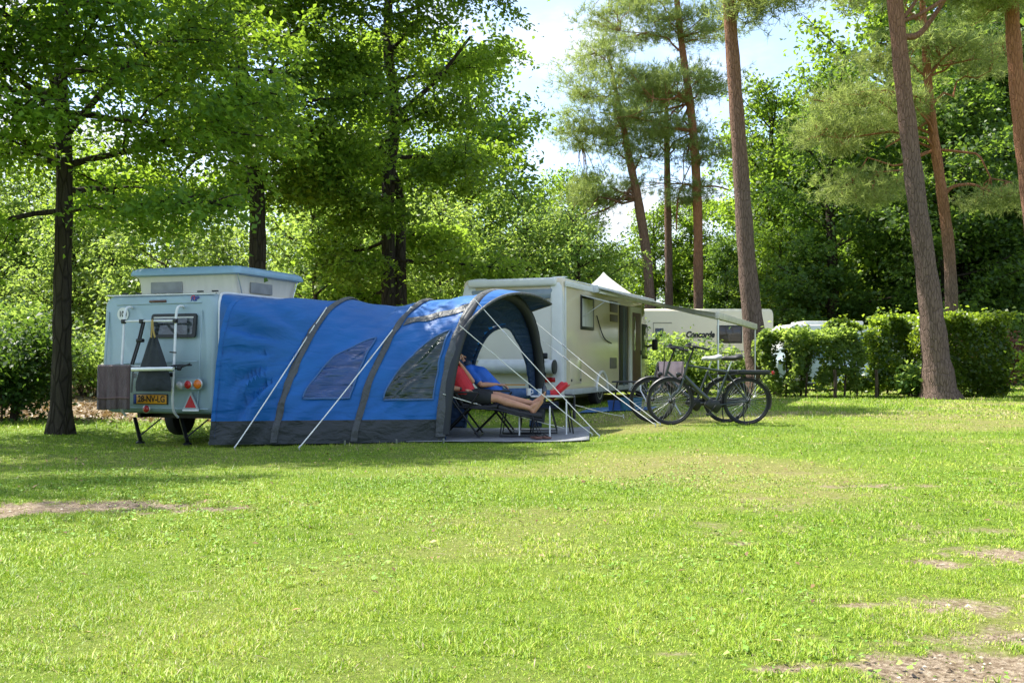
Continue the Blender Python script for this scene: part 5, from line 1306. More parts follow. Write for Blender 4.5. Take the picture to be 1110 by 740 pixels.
capsule(sh, nk + Vector((.02, -.16, -.045)), nk + Vector((.02, .16, -.045)), .07, .07)
limb(sh, [shN, shN.lerp(elN, .6)], [.066, .062]); limb(sh, [shF, shF.lerp(elF, .55)], [.066, .062])
fuse(sh, 'shirt', mat('red_shirt', (.50, .022, .035), .85, var=.2, vs=8, bump=.5, bs=14), p1, .011, 4)
so2 = MB()
capsule(so2, hip + Vector((-.02, -.08, .0)), hip + Vector((-.02, .08, .0)), .135, .135)
for (hj, kn) in legs: limb(so2, [hj, hj.lerp(kn, .66)], [.122, .096])
fuse(so2, 'shorts', mat('black_shorts', (.014, .016, .018), .85, var=.25, bump=.5, bs=14), p1, .011, 4)
mb = MB(); c = wrN + (elN - wrN).normalized() * .035; d = (wrN - elN).normalized(); mb.lathe(c - d * .014, d, [(.029, 0), (.034, .003), (.034, .025), (.029, .028)], 18); mb.build('wristwatch', black_plastic, p1)
mb = MB(); ell(mb, P1(0, -.030, .045), (.084, .092, .092), rot1)
for v in list(mb.v): pass
mb.v = [tuple(Vector(v) - (Vector(v) - P1(0, 0, 0)) * 0) for v in mb.v]
fuse(mb, 'hair', mat('hair_brown', (.05, .032, .02), .7, bump=.6, bs=120), p1, .012, 2)
face_bits(P1, rot1, p1)
mb = MB()
for k in (-1, 1): mb.lathe(P1(k * .034, .094, .014), P1(0, 1, 0) - P1(0, 0, 0), [(.027, -.002), (.027, .002)], 16)
mb.tube([P1(-.02, .096, .018), P1(.02, .096, .018)], .003, 6); mb.tube([P1(.06, .088, .018), P1(.082, -.01, .015)], .003, 6); mb.tube([P1(-.06, .088, .018), P1(-.082, -.01, .015)], .003, 6); mb.build('sunglasses', dark_glass, p1)
# person in blue
p2 = thing('person', 'reclining person in blue top and jeans with red shoes put up, behind the red-shirted person', 'person', o2, r2)
body = MB(); hip = Vector((.0, 0, .54)); ch = Vector((-.28, 0, .83)); nk = Vector((-.46, 0, .95)); hd = Vector((-.60, 0, 1.06))
for s in (-1, 1): limb(body, [hip + Vector((0, s * .09, 0)), ch + Vector((0, s * .09, 0)), nk + Vector((.02, s * .07, -.03))], [.11, .11, .07])
capsule(body, nk + Vector((.03, -.15, -.03)), nk + Vector((.03, .15, -.03)), .06, .06); limb(body, [nk, hd + Vector((.02, 0, -.05))], [.058, .055]); P2_, rot2 = head(body, hd, (.75, .1, .4), (-.5, 0, .8))
arms = []
for s in (-1, 1):
    a, b_, c = nk + Vector((.02, s * .19, -.04)), Vector((-.24, s * .29, .70)), Vector((-.02, s * .15, .70)); limb(body, [a, a.lerp(b_, .5), b_], [.05, .046, .038]); limb(body, [b_, b_.lerp(c, .3), c], [.038, .039, .026]); hand(body, c, (.9, -s * .4, -.1), (0, 0, -1), .3, -s); arms.append((a, b_))
lg = []
for s, kn, an in ((-1, (.38, -.10, .56), (.74, -.05, .575)), (1, (.38, .10, .58), (.72, .06, .55))):
    hj = hip + Vector((0, s * .09, -.01)); kn, an = Vector(kn), Vector(an); limb(body, [hj, hj.lerp(kn, .5), kn], [.09, .075, .055]); limb(body, [kn, kn.lerp(an, .35), an], [.053, .055, .035]); lg.append((hj, kn, an)); capsule(body, an, an + Vector((.06, 0, .06)), .034, .03)
fuse(body, 'body', skin, p2, .0075, 5)
sh = MB()
for s in (-1, 1): limb(sh, [hip + Vector((-.05, s * .09, .05)), ch + Vector((0, s * .09, 0)), nk + Vector((.02, s * .07, -.03))], [.128, .132, .08])
capsule(sh, nk + Vector((.03, -.16, -.03)), nk + Vector((.03, .16, -.03)), .072, .072)
for (a, b_) in arms: limb(sh, [a, a.lerp(b_, .75)], [.064, .058])
fuse(sh, 'top', mat('blue_top', (.012, .11, .50), .7, var=.2, vs=6, bump=.6, bs=10), p2, .011, 4)
je = MB(); capsule(je, hip + Vector((0, -.08, 0)), hip + Vector((0, .08, 0)), .128, .128)
for (hj, kn, an) in lg: limb(je, [hj, hj.lerp(kn, .5), kn, kn.lerp(an, .4), an.lerp(kn, .06)], [.108, .088, .068, .066, .050])
fuse(je, 'jeans', mat('blue_denim', (.05, .11, .22), .9, var=.3, vs=16, bump=.4, bs=80), p2, .010, 4)
for i, (hj, kn, an) in enumerate(lg):
    mb = MB(); d = Vector((.62, 0, .55)).normalized() if i == 0 else Vector((.5, 0, .66)).normalized(); hl = an + Vector((.045, 0, -.03)); capsule(mb, hl, hl + d * .13, .044, .046); capsule(mb, hl + d * .13, hl + d * .235, .048, .036); capsule(mb, an, hl + d * .1, .045, .045)
    s_ = fuse(mb, 'shoe', mat('red_shoe', (.55, .015, .022), .5, var=.15, bump=.3, bs=50), p2, .009, 3)
    mb = MB(); q = Vector((d.z, 0, -d.x)); P = []
    rg = [[hl + d * x + q * .040 + Vector((0, y, 0)) + q * zz for (y, zz) in rrect(w_, .018, .008, 2)] for (x, w_) in ((-.05, .05), (-.02, .08), (.08, .085), (.18, .095), (.25, .075), (.28, .03))]
    mb.rings(rg); mb.build('sole', mat('shoe_sole', (.42, .05, .04), .7), s_)
mb = MB(); ell(mb, P2_(0, -.03, .045), (.086, .094, .094), rot2); fuse(mb, 'hair', mat('hair_dark', (.02, .014, .012), .7, bump=.6, bs=120), p2, .012, 2); face_bits(P2_, rot2, p2)
# side table with cups
pt_ = at(598, 14.2); tb = legs_table('side_table', 'small pale camping table with cups at the far end of the chairs', (pt_.x, pt_.y, g(pt_.x, pt_.y) + .03), R(3), .62, .44, .545, mat('table_pale', (.55, .56, .55), .4), black_metal)
zt_ = g(pt_.x, pt_.y) + .03 + .545
for (px, d, lab, c, h, r) in ((573, 14.12, 'white cup standing at the left end of the small pale table', (.7, .7, .68), .10, .038), (585.5, 14.25, 'pale blue cup standing beside a white one on the small table', (.55, .62, .65), .09, .040)):
    q = at(px, d, zt_); t = thing('cup', lab, 'cup', q)
    mb = MB(); mb.lathe((0, 0, 0), (0, 0, 1), [(r * .75, 0), (r * .8, .005), (r, h), (r * .93, h), (r * .72, .012)], 20); mb.build('cup_body', mat('cup_%d' % int(px), c, .35), t)
    mb = MB(); mb.tube([(r * .92, 0, h * .8), (r * 1.6, 0, h * .7), (r * 1.6, 0, h * .35), (r * .82, 0, h * .25)], .006, 6); mb.build('handle', mat('cup_%d' % int(px), c, .35), t)
q = at(590, 14.05, zt_); t = thing('bottle', 'small dark bottle on the pale table near the red shoes', 'bottle', q)
mb = MB(); mb.lathe((0, 0, 0), (0, 0, 1), [(.03, 0), (.033, .01), (.033, .11), (.014, .15), (.012, .18)], 16); mb.build('glass_body', dark_glass, t)
mb = MB(); mb.lathe((0, 0, .178), (0, 0, 1), [(.014, 0), (.014, .02)], 12); mb.build('cap', black_plastic, t)
cl_o = at(620, 14.1, zt_ + .006); mb = MB(); P = []
for i in range(14):
    u = i / 13; row = []
    for j in range(16):
        v = j / 15; x = -.10 + .13 * min(1, v * 3); z = 0 if v < .28 else -(v - .28) * .46
        row.append(Vector((x + .015 * math.sin(u * 9) * v, -.16 + .30 * u, z + (.006 if v < .28 else 0))))
    P.append(row)
mb.grid(P); o = mb.build('cloth', mat('grey_cloth', (.06, .06, .065), .9, var=.3, bump=.4), None, solid=.010); o.location = cl_o; tag(o, 'dark grey cloth hanging over the end of the small pale table', 'cloth')
# odds and ends on the sheet
q = at(586, 13.35); q.z = g(q.x, q.y) + .03
t = thing('sandal', 'flip-flops lying on the groundsheet below the bare feet', 'sandals', q, R(20))
for dx in (-.06, .07):
    mb = MB(); mb.rings([[(x + dx, y, 0.004) for (x, y) in rrect(.10, .26, .045, 4)], [(x + dx, y, .022) for (x, y) in rrect(.10, .26, .045, 4)]]); s_ = mb.build('sole', mat('sandal_brown', (.16, .07, .05), .7), t)
    mb = MB(); mb.tube([(dx - .045, -.02, .02), (dx, .07, .05), (dx + .045, -.02, .02)], .008, 6); mb.build('strap', black_plastic, s_)
q = at(466, 12.9); q.z = g(q.x, q.y)
# ------------------------------------------------------------------ trees, hedges, shrubs
def bark(name, c0, c1, upper=None, z0=3, z1=9, sc=9, stretch=(1, 1, .22), bump=.9):
    m = bpy.data.materials.new(name); nt, N, L = nodes_of(m)
    out = N.new('ShaderNodeOutputMaterial'); p = N.new('ShaderNodeBsdfPrincipled'); L.new(p.outputs[0], out.inputs[0]); p.inputs['Roughness'].default_value = .92; p.inputs['Specular IOR Level'].default_value = .15
    tc = N.new('ShaderNodeTexCoord'); mp = N.new('ShaderNodeMapping'); mp.inputs['Scale'].default_value = stretch; L.new(tc.outputs['Object'], mp.inputs[0])
    n = N.new('ShaderNodeTexNoise'); n.inputs['Scale'].default_value = sc; n.inputs['Detail'].default_value = 8; n.inputs['Roughness'].default_value = .65; n.inputs['Distortion'].default_value = .4; L.new(mp.outputs[0], n.inputs['Vector'])
    v = N.new('ShaderNodeTexVoronoi'); v.feature = 'DISTANCE_TO_EDGE'; v.inputs['Scale'].default_value = sc * 1.1; L.new(mp.outputs[0], v.inputs['Vector'])
    vr = N.new('ShaderNodeMapRange'); vr.inputs[1].default_value = 0; vr.inputs[2].default_value = .10; vr.inputs[3].default_value = .45; L.new(v.outputs[0], vr.inputs[0])
    mu = N.new('ShaderNodeMath'); mu.operation = 'MULTIPLY'; L.new(n.outputs[0], mu.inputs[0]); L.new(vr.outputs[0], mu.inputs[1])
    r = N.new('ShaderNodeValToRGB'); r.color_ramp.elements[0].position = .08; r.color_ramp.elements[1].position = .62; r.color_ramp.elements[0].color = (*c0, 1); r.color_ramp.elements[1].color = (*c1, 1); L.new(mu.outputs[0], r.inputs[0])
    last = r.outputs[0]
    if upper:
        r2 = N.new('ShaderNodeValToRGB'); r2.color_ramp.elements[0].position = .05; r2.color_ramp.elements[1].position = .65; r2.color_ramp.elements[0].color = (upper[0] * .5, upper[1] * .45, upper[2] * .4, 1); r2.color_ramp.elements[1].color = (*upper, 1); L.new(mu.outputs[0], r2.inputs[0])
        sx = N.new('ShaderNodeSeparateXYZ'); L.new(tc.outputs['Object'], sx.inputs[0]); mr = N.new('ShaderNodeMapRange'); mr.inputs[1].default_value = z0; mr.inputs[2].default_value = z1; L.new(sx.outputs[2], mr.inputs[0])
        mx = N.new('ShaderNodeMix'); mx.data_type = 'RGBA'; L.new(mr.outputs[0], mx.inputs[0]); L.new(last, mx.inputs[6]); L.new(r2.outputs[0], mx.inputs[7]); last = mx.outputs[2]
    L.new(last, p.inputs['Base Color'])
    b = N.new('ShaderNodeBump'); b.inputs['Strength'].default_value = bump; b.inputs['Distance'].default_value = .09; L.new(mu.outputs[0], b.inputs['Height']); L.new(b.outputs[0], p.inputs['Normal']); return m
oak_bark = bark('oak_bark', (.014, .011, .008), (.065, .053, .039))
pine_bark = bark('pine_bark', (.085, .058, .046), (.22, .155, .125), (.40, .19, .10), 5.5, 12, sc=16)
pine_orange = bark('pine_bark_orange', (.08, .055, .042), (.21, .145, .11), (.44, .20, .105), 3.5, 7.5, sc=16)
wood_dark = bark('shrub_wood', (.03, .022, .015), (.10, .075, .05))
oak_leaf = leaf_mat('oak_leaf', (.032, .078, .014), (.062, .13, .02), (.105, .185, .03), .50, (.36, .55, .04))
lime_leaf = leaf_mat('light_leaf', (.058, .115, .024), (.095, .17, .036), (.15, .23, .055), .50, (.41, .56, .09))
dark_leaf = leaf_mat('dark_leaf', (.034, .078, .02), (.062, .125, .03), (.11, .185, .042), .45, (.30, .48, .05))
shade_tone_leaf = leaf_mat('shade_tone_leaf', (.014, .038, .010), (.026, .062, .014), (.05, .10, .022), .36, (.16, .28, .03))  # leaf colour darkened to carry the oak's shade on the left-hand bush
mid_leaf = leaf_mat('mid_leaf', (.044, .098, .016), (.078, .15, .025), (.13, .21, .036), .50, (.38, .57, .045))
pine_leaf = leaf_mat('pine_needles', (.10, .15, .042), (.175, .225, .065), (.27, .30, .115), .42, (.44, .54, .13), .55)
beech_leaf = leaf_mat('hedge_leaf', (.032, .078, .012), (.075, .14, .02), (.17, .235, .04), .45, (.40, .55, .04), .35, gloss=.45)
red_leaf = leaf_mat('copper_leaf', (.05, .03, .02), (.12, .06, .04), (.22, .11, .07), .35, (.3, .12, .06))

def leaf_arrays(cent, outd, size, rnd, rg, asp=.62, flat=.55):
    """cent (n,3): one folded four-cornered leaf at each place"""
    n = len(cent)
    nrm = rg.normal(size=(n, 3)); nrm[:, 2] = np.abs(nrm[:, 2]) * 1.0 + flat; nrm += .45 * outd; nrm /= np.linalg.norm(nrm, axis=1)[:, None]
    t = rg.normal(size=(n, 3)); t -= nrm * (t * nrm).sum(1)[:, None]; t /= np.linalg.norm(t, axis=1)[:, None]; b = np.cross(nrm, t)
    L_ = (size * (.65 + .7 * rg.random(n)))[:, None]; W_ = L_ * asp * (.8 + .4 * rg.random((n, 1)))
    v0 = cent - t * L_ * .5; v2 = cent + t * L_ * .5 - nrm * L_ * .12; v1 = cent + b * W_ * .5 + nrm * L_ * .10 + t * L_ * .05; v3 = cent - b * W_ * .5 + nrm * L_ * .10 + t * L_ * .05
    V = np.stack([v0, v1, v2, v3], 1).reshape(-1, 3); i = np.arange(n) * 4
    return V, np.stack([i, i + 1, i + 2, i + 3], 1), np.repeat(rnd, 4)
def crown_pts(blobs, per, sig, rg, shell=.55, sq=(1.1, 1.1, .62)):
    """blobs: (x,y,z,rx,ry,rz,nclumps); returns leaf places, outward directions, shade values, clump centres"""
    C_, O_, S_, K_ = [], [], [], []
    for (x, y, z, rx, ry, rz, nc) in blobs:
        u = rg.normal(size=(nc, 3)); u /= np.linalg.norm(u, axis=1)[:, None]; rad = (shell + (1 - shell) * rg.random(nc)) * (.86 + .28 * rg.random(nc)); 
        c = np.array([x, y, z]) + u * rad[:, None] * np.array([rx, ry, rz]); K_.append(c)
        tone = rg.normal(.5, .24, nc)
        k = np.repeat(np.arange(nc), (per * (.5 + rg.random(nc))).astype(int)); m = len(k)
        s = sig * (.7 + .6 * rg.random(nc))
        off = rg.normal(size=(m, 3)) * s[k][:, None] * np.array(sq)
        C_.append(c[k] + off); O_.append(u[k]); S_.append(np.clip(tone[k] + .16 * rg.normal(size=m), 0, 1))
    return np.concatenate(C_), np.concatenate(O_), np.concatenate(S_), np.concatenate(K_)
def wob(a, b, n, amp, rg, sagz=0.0):
    a, b = np.array(a, float), np.array(b, float); pts = []
    o = rg.normal(size=(n + 1, 3)) * amp
    for i in range(n + 1):
        t = i / n; pts.append(Vector(a + (b - a) * t + o[i] * math.sin(PI * t) + np.array([0, 0, sagz * math.sin(PI * t)])))
    return pts
def trunk_mb(path, radii, seg=18, flare=.45):
    mb = MB(); q = smoothpath(path, 5); rs = list(np.interp(np.linspace(0, 1, len(q)), np.linspace(0, 1, len(radii)), radii))
    if flare:
        for i, p in enumerate(q):
            h = p.z - q[0].z; rs[i] *= 1 + flare * math.exp(-max(h, 0) / .35)
    rs = [r * (1 + .05 * math.sin(i * 2.1)) for i, r in enumerate(rs)]
    n0 = len(mb.v); mb.tube(q, rs, seg)
    for i in range(n0, len(mb.v)):                   # an uneven, fluted stem
        v = Vector(mb.v[i]); c = q[(i - n0) // seg] if (i - n0) // seg < len(q) else q[-1]; d = v - c; k = (i - n0) % seg; h = max(0, c.z - q[0].z)
        f = 1 + .05 * mnoise.noise(Vector((d.x * 7, d.y * 7, v.z * 1.3))) + (.16 * math.exp(-h / .3) * math.sin(k * 2 * PI / seg * 5 + 1)); mb.v[i] = tuple(c + d * f)
    return mb, q
def tree(name, label, loc, path, radii, blobs, per, sig, lsize, leafm, barkm, seed, group=None, limbs=14, asp=.62, twigs=.35, needles=False, flat=.55, limb_from=.35, extra=None, limb_r=.30, rotz=0.0):
    rg = np.random.default_rng(seed); t = thing(name, label, 'tree', loc, rotz, group)
    mb, q = trunk_mb(path, radii, flare=.22 if needles else .45)
    C_, O_, S_, K = crown_pts(blobs, per, sig, rg, sq=(1.75, 1.75, .42) if needles else (1.1, 1.1, .62))
    # limbs run from the trunk to clumps of the crown
    order = rg.permutation(len(K)); ends = []
    tz = np.array([p.z for p in q])
    for j in order[:limbs]:
        k = K[j]; zi = k[2] - .35 * math.hypot(k[0] - q[-1].x, k[1] - q[-1].y) - .2; zi = min(max(zi, tz[0] + (tz[-1] - tz[0]) * limb_from), tz[-1] - .05); i = int(np.argmin(abs(tz - zi)))
        r0 = max(.018, float(np.interp(i / len(q), np.linspace(0, 1, len(radii)), radii)) * limb_r); w_ = wob(q[i], k, 6, .10 * (Vector(k) - q[i]).length * .6, rg, .25)
        mb.tube(w_, list(np.linspace(r0, r0 * .25, len(w_))), 7); ends.append(w_)
    for j in order[limbs:limbs + int(len(K) * twigs)]:
        k = Vector(K[j]); best = min((p for w_ in ends for p in w_[2:]), key=lambda p: (p - k).length) if ends else q[-1]
        if (best - k).length < 3.0: mb.tube(wob(best, k, 3, .08, rg, .08), [.022, .017, .012, .007], 5)
    for e in (extra or []):
        mb.tube(smoothpath(e[0], 5), list(np.linspace(e[1], e[2], (len(e[0]) - 1) * 5 + 1)), 8)
    mb.build('trunk', barkm, t, sharp=60)
    if needles: V, Q, A = needle_arrays(C_, O_, lsize, S_, rg)
    else: V, Q, A = leaf_arrays(C_, O_, np.full(len(C_), lsize), S_, rg, asp, flat)
    np_mesh('crown', V, Q, leafm, {'rnd': A}, t)
    return t
def needle_arrays(cent, outd, size, rnd, rg, per=11):
    n = len(cent); k = np.repeat(np.arange(n), per); m = len(k)
    d = rg.normal(size=(m, 3)) * .75 + np.repeat(outd, per, 0) * .55; d[:, 2] += .45; d /= np.linalg.norm(d, axis=1)[:, None]
    s = np.cross(d, rg.normal(size=(m, 3))); s /= np.linalg.norm(s, axis=1)[:, None]
    L_ = (size * (.7 + .6 * rg.random(m)))[:, None]; w_ = L_ * .045
    a = cent[k] + rg.normal(size=(m, 3)) * .02; V = np.stack([a - s * w_, a + s * w_, a + d * L_ + s * w_ * .35, a + d * L_ - s * w_ * .35], 1).reshape(-1, 3)
    i = np.arange(m) * 4; return V, np.stack([i, i + 1, i + 2, i + 3], 1), np.repeat(np.clip(rnd[k] + .08 * rg.normal(size=m), 0, 1), 4)
def loc_blob(px, py, d, base, rx, ry, rz, nc):          # crown lobe placed by where it stands at depth d
    p = at3(px, py, d); return (p.x - base.x, p.y - base.y, p.z - base.z, rx, ry, rz, nc)
def lp(px, py, d, base):
    return at3(px, py, d) - base
def grow(rg, path, radii, nl, f0, f1, prof, elev, sec_gap, spray_gap, per, sig, droop=.18, bare=.22, sec_len=.42, up=.25):
    """limbs from the trunk, side branches from the limbs, sprays of leaves along the side branches"""
    q = smoothpath(path, 5); tz = np.array([p.z for p in q]); H = tz[-1]; limbs, leaves, outs, tones = [], [], [], []
    az = rg.uniform(0, 6.28)
    for i in range(nl):
        f = f0 + (f1 - f0) * (i + rg.uniform(-.3, .3)) / max(1, nl - 1); f = min(max(f, f0), f1); az += 2.4 + rg.uniform(-.45, .45)
        st = q[int(np.argmin(abs(tz - H * f)))]; ln = prof(f) * rg.uniform(.68, 1.18); e = elev(f) + rg.uniform(-.16, .16)
        r0 = min(.055, .012 + .014 * ln); p = Vector(st); pts = [p.copy()]; a2 = az; n = max(5, int(ln / .4)); tone_l = rg.normal(.5, .14)
        for k in range(n):
            t = k / n; el = e + up * t - droop * 3 * max(0, t - .6); a2 += rg.normal(0, .16); el += rg.normal(0, .10)
            p = p + Vector((math.cos(a2) * math.cos(el), math.sin(a2) * math.cos(el), math.sin(el))) * (ln / n); pts.append(p.copy())
        limbs.append((pts, r0, r0 * .22))
        # side branches
        s = bare * ln + rg.uniform(0, sec_gap); side = 1
        while s < ln:
            t = s / ln; k = min(int(t * n), n - 1); b0 = pts[k].lerp(pts[k + 1], t * n - k); d = (pts[k + 1] - pts[k]).normalized()
            side = -side; sl = (sec_len * (ln - s) + .55) * rg.uniform(.6, 1.2); ang = side * rg.uniform(.6, 1.25)
            d2 = Vector((d.x * math.cos(ang) - d.y * math.sin(ang), d.x * math.sin(ang) + d.y * math.cos(ang), d.z * .4 + rg.uniform(-.28, .42))).normalized()
            m_ = max(3, int(sl / .3)); pp = b0.copy(); bp = [pp.copy()]
            for j in range(m_):
                d2 = (d2 + Vector(rg.normal(0, .14, 3)) + Vector((0, 0, -droop * .35 * j / m_))).normalized(); pp = pp + d2 * (sl / m_); bp.append(pp.copy())
            limbs.append((bp, max(.006, r0 * .38), .004))
            tone = tone_l + rg.normal(0, .12); x = .18 * sl
            while x <= sl + .05:
                u = min(x / sl, 1) * m_; j = min(int(u), m_ - 1); c = bp[j].lerp(bp[j + 1], u - j); o = (c - Vector((q[0].x, q[0].y, c.z))); o = o.normalized() if o.length > .01 else Vector((0, 0, 1))
                c = c + Vector(rg.normal(0, .09, 3)); cnt = int(per * rg.uniform(.35, 1.25)); sg = sig * rg.uniform(.7, 1.3)
                off = rg.normal(size=(cnt, 3)) * sg * np.array([1.1, 1.1, .45]); rad2 = (off[:, 0]**2 + off[:, 1]**2)
                off[:, 2] -= .5 * rad2 / max(sg, .05) * .5
                leaves.append(np.array(c) + off); outs.append(np.tile(np.array(o), (cnt, 1))); tones.append(np.clip(tone + .15 * rg.normal(size=cnt), 0, 1)); x += spray_gap * rg.uniform(.7, 1.3)
            s += sec_gap * rg.uniform(.6, 1.4)
    return limbs, np.concatenate(leaves), np.concatenate(outs), np.concatenate(tones)
def grown_tree(name, label, loc, path, radii, leafm, barkm, seed, lsize, group=None, extra=None, flat=.5, asp=.6, **kw):
    rg = np.random.default_rng(seed); t = thing(name, label, 'tree', loc, 0, group); mb, q = trunk_mb(path, radii)
    limbs, C_, O_, S_ = grow(rg, path, radii, **kw)
    for (pts, r0, r1) in limbs: mb.tube(pts, list(np.linspace(r0, r1, len(pts))), 6 if r0 > .02 else 4, caps=False)
    for e in (extra or []): mb.tube(smoothpath(e[0], 5), list(np.linspace(e[1], e[2], (len(e[0]) - 1) * 5 + 1)), 8)
    mb.build('trunk', barkm, t, sharp=60)
    V, Q, A = leaf_arrays(C_, O_, np.full(len(C_), lsize), S_, rg, asp, flat); np_mesh('crown', V, Q, leafm, {'rnd': A}, t); print('LEAVES', label[:30], len(C_)); return t
# --- near oaks on the left
b = ground_px(66, 470); b = Vector((b.x, b.y, g(b.x, b.y) - .05)); D = b.y
grown_tree('oak_tree', 'leafy oak with the dark bare trunk standing left of the caravan', b, [Vector((0, 0, 0)), lp(67, 380, D, b), lp(68, 300, D, b), lp(70, 180, D, b), lp(66, 80, D, b), lp(72, -60, D, b), lp(66, -260, D, b)], [.155, .135, .13, .12, .10, .07, .02], oak_leaf, oak_bark, 11, .105,
     nl=31, f0=.325, f1=.97, prof=lambda f: 3.6 - 2.6 * max(0, f - .55) / .45, elev=lambda f: -.02 + .75 * (f - .325) / .64, sec_gap=.18, spray_gap=.21, per=52, sig=.19, extra=[([lp(69, 150, D, b), lp(95, 118, D, b), lp(140, 70, D + .2, b), lp(180, 50, D + .4, b)], .07, .025), ([lp(68, 120, D, b), lp(45, 60, D + .1, b), lp(15, 10, D + .3, b)], .06, .025)])
b = Vector((-9.7, 10.8, 0)); b.z = g(b.x, b.y) - .05
grown_tree('oak_tree', 'oak standing out of sight beyond the left-hand edge, shading the lawn before the caravan', b, [Vector((0, 0, 0)), Vector((.1, 0, 3)), Vector((-.1, .1, 6)), Vector((.1, 0, 9)), Vector((0, 0, 11))], [.2, .17, .14, .09, .02], oak_leaf, oak_bark, 17, .11,
     nl=24, f0=.36, f1=.97, prof=lambda f: 3.8 - 2.6 * max(0, f - .55) / .45, elev=lambda f: .05 + .75 * (f - .36) / .6, sec_gap=.30, spray_gap=.28, per=34, sig=.2)
b = at(276, 20.5); b.z = g(b.x, b.y) - .05; D = b.y
grown_tree('oak_tree', 'tall oak rising behind the raised caravan roof with a bare limb reaching left', b, [Vector((0, 0, 0)), lp(279, 300, D, b), lp(278, 210, D, b), lp(266, 120, D, b), lp(262, 60, D, b), lp(268, -60, D, b), lp(262, -260, D, b)], [.20, .175, .16, .15, .12, .08, .02], oak_leaf, oak_bark, 12, .115,
     nl=30, f0=.33, f1=.97, prof=lambda f: (1.9 if f < .4 else 2.9) - 2.0 * max(0, f - .6) / .4, elev=lambda f: -.05 + .8 * (f - .33) / .64, sec_gap=.17, spray_gap=.21, per=56, sig=.20, extra=[([lp(277, 165, D, b), lp(250, 158, D - .2, b), lp(222, 165, D - .4, b), lp(200, 185, D - .5, b), lp(186, 205, D - .6, b)], .06, .02), ([lp(268, 105, D, b), lp(240, 103, D - .3, b), lp(205, 95, D - .6, b)], .07, .03)])
b = at(427, 23.0); b.z = g(b.x, b.y) - .05; D = b.y
grown_tree('oak_tree', 'full green oak with twin trunks rising behind the middle of the tent', b, [Vector((-.10, 0, 0)), lp(421, 280, D, b), lp(421, 200, D, b), lp(428, 120, D, b), lp(420, 40, D, b), lp(425, -80, D, b), lp(420, -240, D, b)], [.18, .16, .15, .13, .11, .07, .02], mid_leaf, oak_bark, 13, .125,
     nl=38, f0=.20, f1=.97, prof=lambda f: 3.1 + .5 * math.sin(f * 23) - 2.2 * max(0, f - .7) / .3, elev=lambda f: -.10 + .9 * (f - .20) / .77, sec_gap=.18, spray_gap=.22, per=54, sig=.21, extra=[([lp(434, 330, D + .1, b) * 1.0, lp(434, 280, D + .1, b), lp(433, 210, D + .2, b), lp(412, 160, D + .3, b)], .16, .07), ([lp(434, 332, D + .1, b), Vector((.12, .1, 0))], .16, .18), ([lp(424, 130, D, b), lp(470, 90, D, b), lp(510, 40, D, b)], .08, .03)])
# young trees between the oaks, in the light
sap = [(182, 27, 4.6, 'slender young tree with arching twigs behind the caravan roof', 31), (232, 29, 4.2, 'slender young tree standing below the bare oak limb', 32), (340, 24.5, 5.2, 'young tree with a thin dark stem between the two taller oaks', 33), (392, 27, 5.0, 'young leafy tree just left of the twin-trunked oak', 34), (478, 28, 5.4, 'young leafy tree behind the tent hood, right of the twin trunks', 35)]
for (px, d, h, lab, sd) in sap:
    b = at(px, d); b.z = g(b.x, b.y) - .05; rg = np.random.default_rng(sd)
    grown_tree('young_tree', lab, b, [Vector((0, 0, 0)), Vector((.1, 0, h * .35)), Vector((-.08, .1, h * .7)), Vector((.1, 0, h))], [.07, .055, .04, .012], lime_leaf, wood_dark, sd, .12,
        nl=17, f0=.22, f1=.96, prof=lambda f: 1.9 - 1.1 * max(0, f - .5) / .5, elev=lambda f: .25 + .5 * f, sec_gap=.24, spray_gap=.24, per=34, sig=.19)
# --- pines
def pine(label, bpx, d, pts, radii, lobes, seed, barkm, extra=None, per=24, limbs=18, name='pine_tree', basez=None, lsz=.20):
    b = at(bpx, d); b.z = g(b.x, b.y) - .08
    path = [Vector((0, 0, 0))] + [lp(x, y, d, b) for (x, y) in pts]
    bl = [loc_blob(x, y, d + dd, b, rx, rx * 1.0, rz, nc) for (x, y, dd, rx, rz, nc) in lobes]
    ex = [([lp(x, y, d + dd, b) for (x, y, dd) in e], r0, r1) for (e, r0, r1) in (extra or [])]
    return tree(name, label, b, path, radii, bl, per, .24, lsz, pine_leaf, barkm, seed, limbs=limbs, needles=True, limb_from=.55, extra=ex, twigs=.7, limb_r=.32)
pine('tall pine with straight grey-brown trunk just behind the parked bicycles', 826, 27.2, [(822, 400), (811, 300), (804, 200), (797, 100), (790, 0), (780, -140), (776, -330)], [.40, .33, .25, .215, .19, .17, .15, .05],
     [(770, -330, 0, 3.4, 1.8, 110), (800, -230, 0, 3.4, 1.2, 70), (845, -20, 0, 1.3, .45, 22), (815, 5, -.5, .8, .35, 10)], 21, pine_bark, extra=[([(793, -60, 0), (830, -30, 0), (870, -5, -.2)], .08, .02)])
pine('thick leaning pine whose broad foot stands against the clipped hedge', 1020, 24.6, [(1015, 390), (1006, 310), (993, 210), (981, 110), (970, 0), (955, -160), (950, -330)], [.44, .33, .265, .225, .20, .185, .17, .06],
     [(950, -340, 0, 3.4, 1.8, 110), (1000, -240, .5, 3.0, 1.2, 60), (1090, -20, .5, 1.2, .5, 18), (1000, -10, .8, 1.0, .4, 14)], 22, pine_bark, extra=[([(976, 40, 0), (995, 38, .2), (1012, 18, .4), (1030, -10, .5)], .09, .05)])
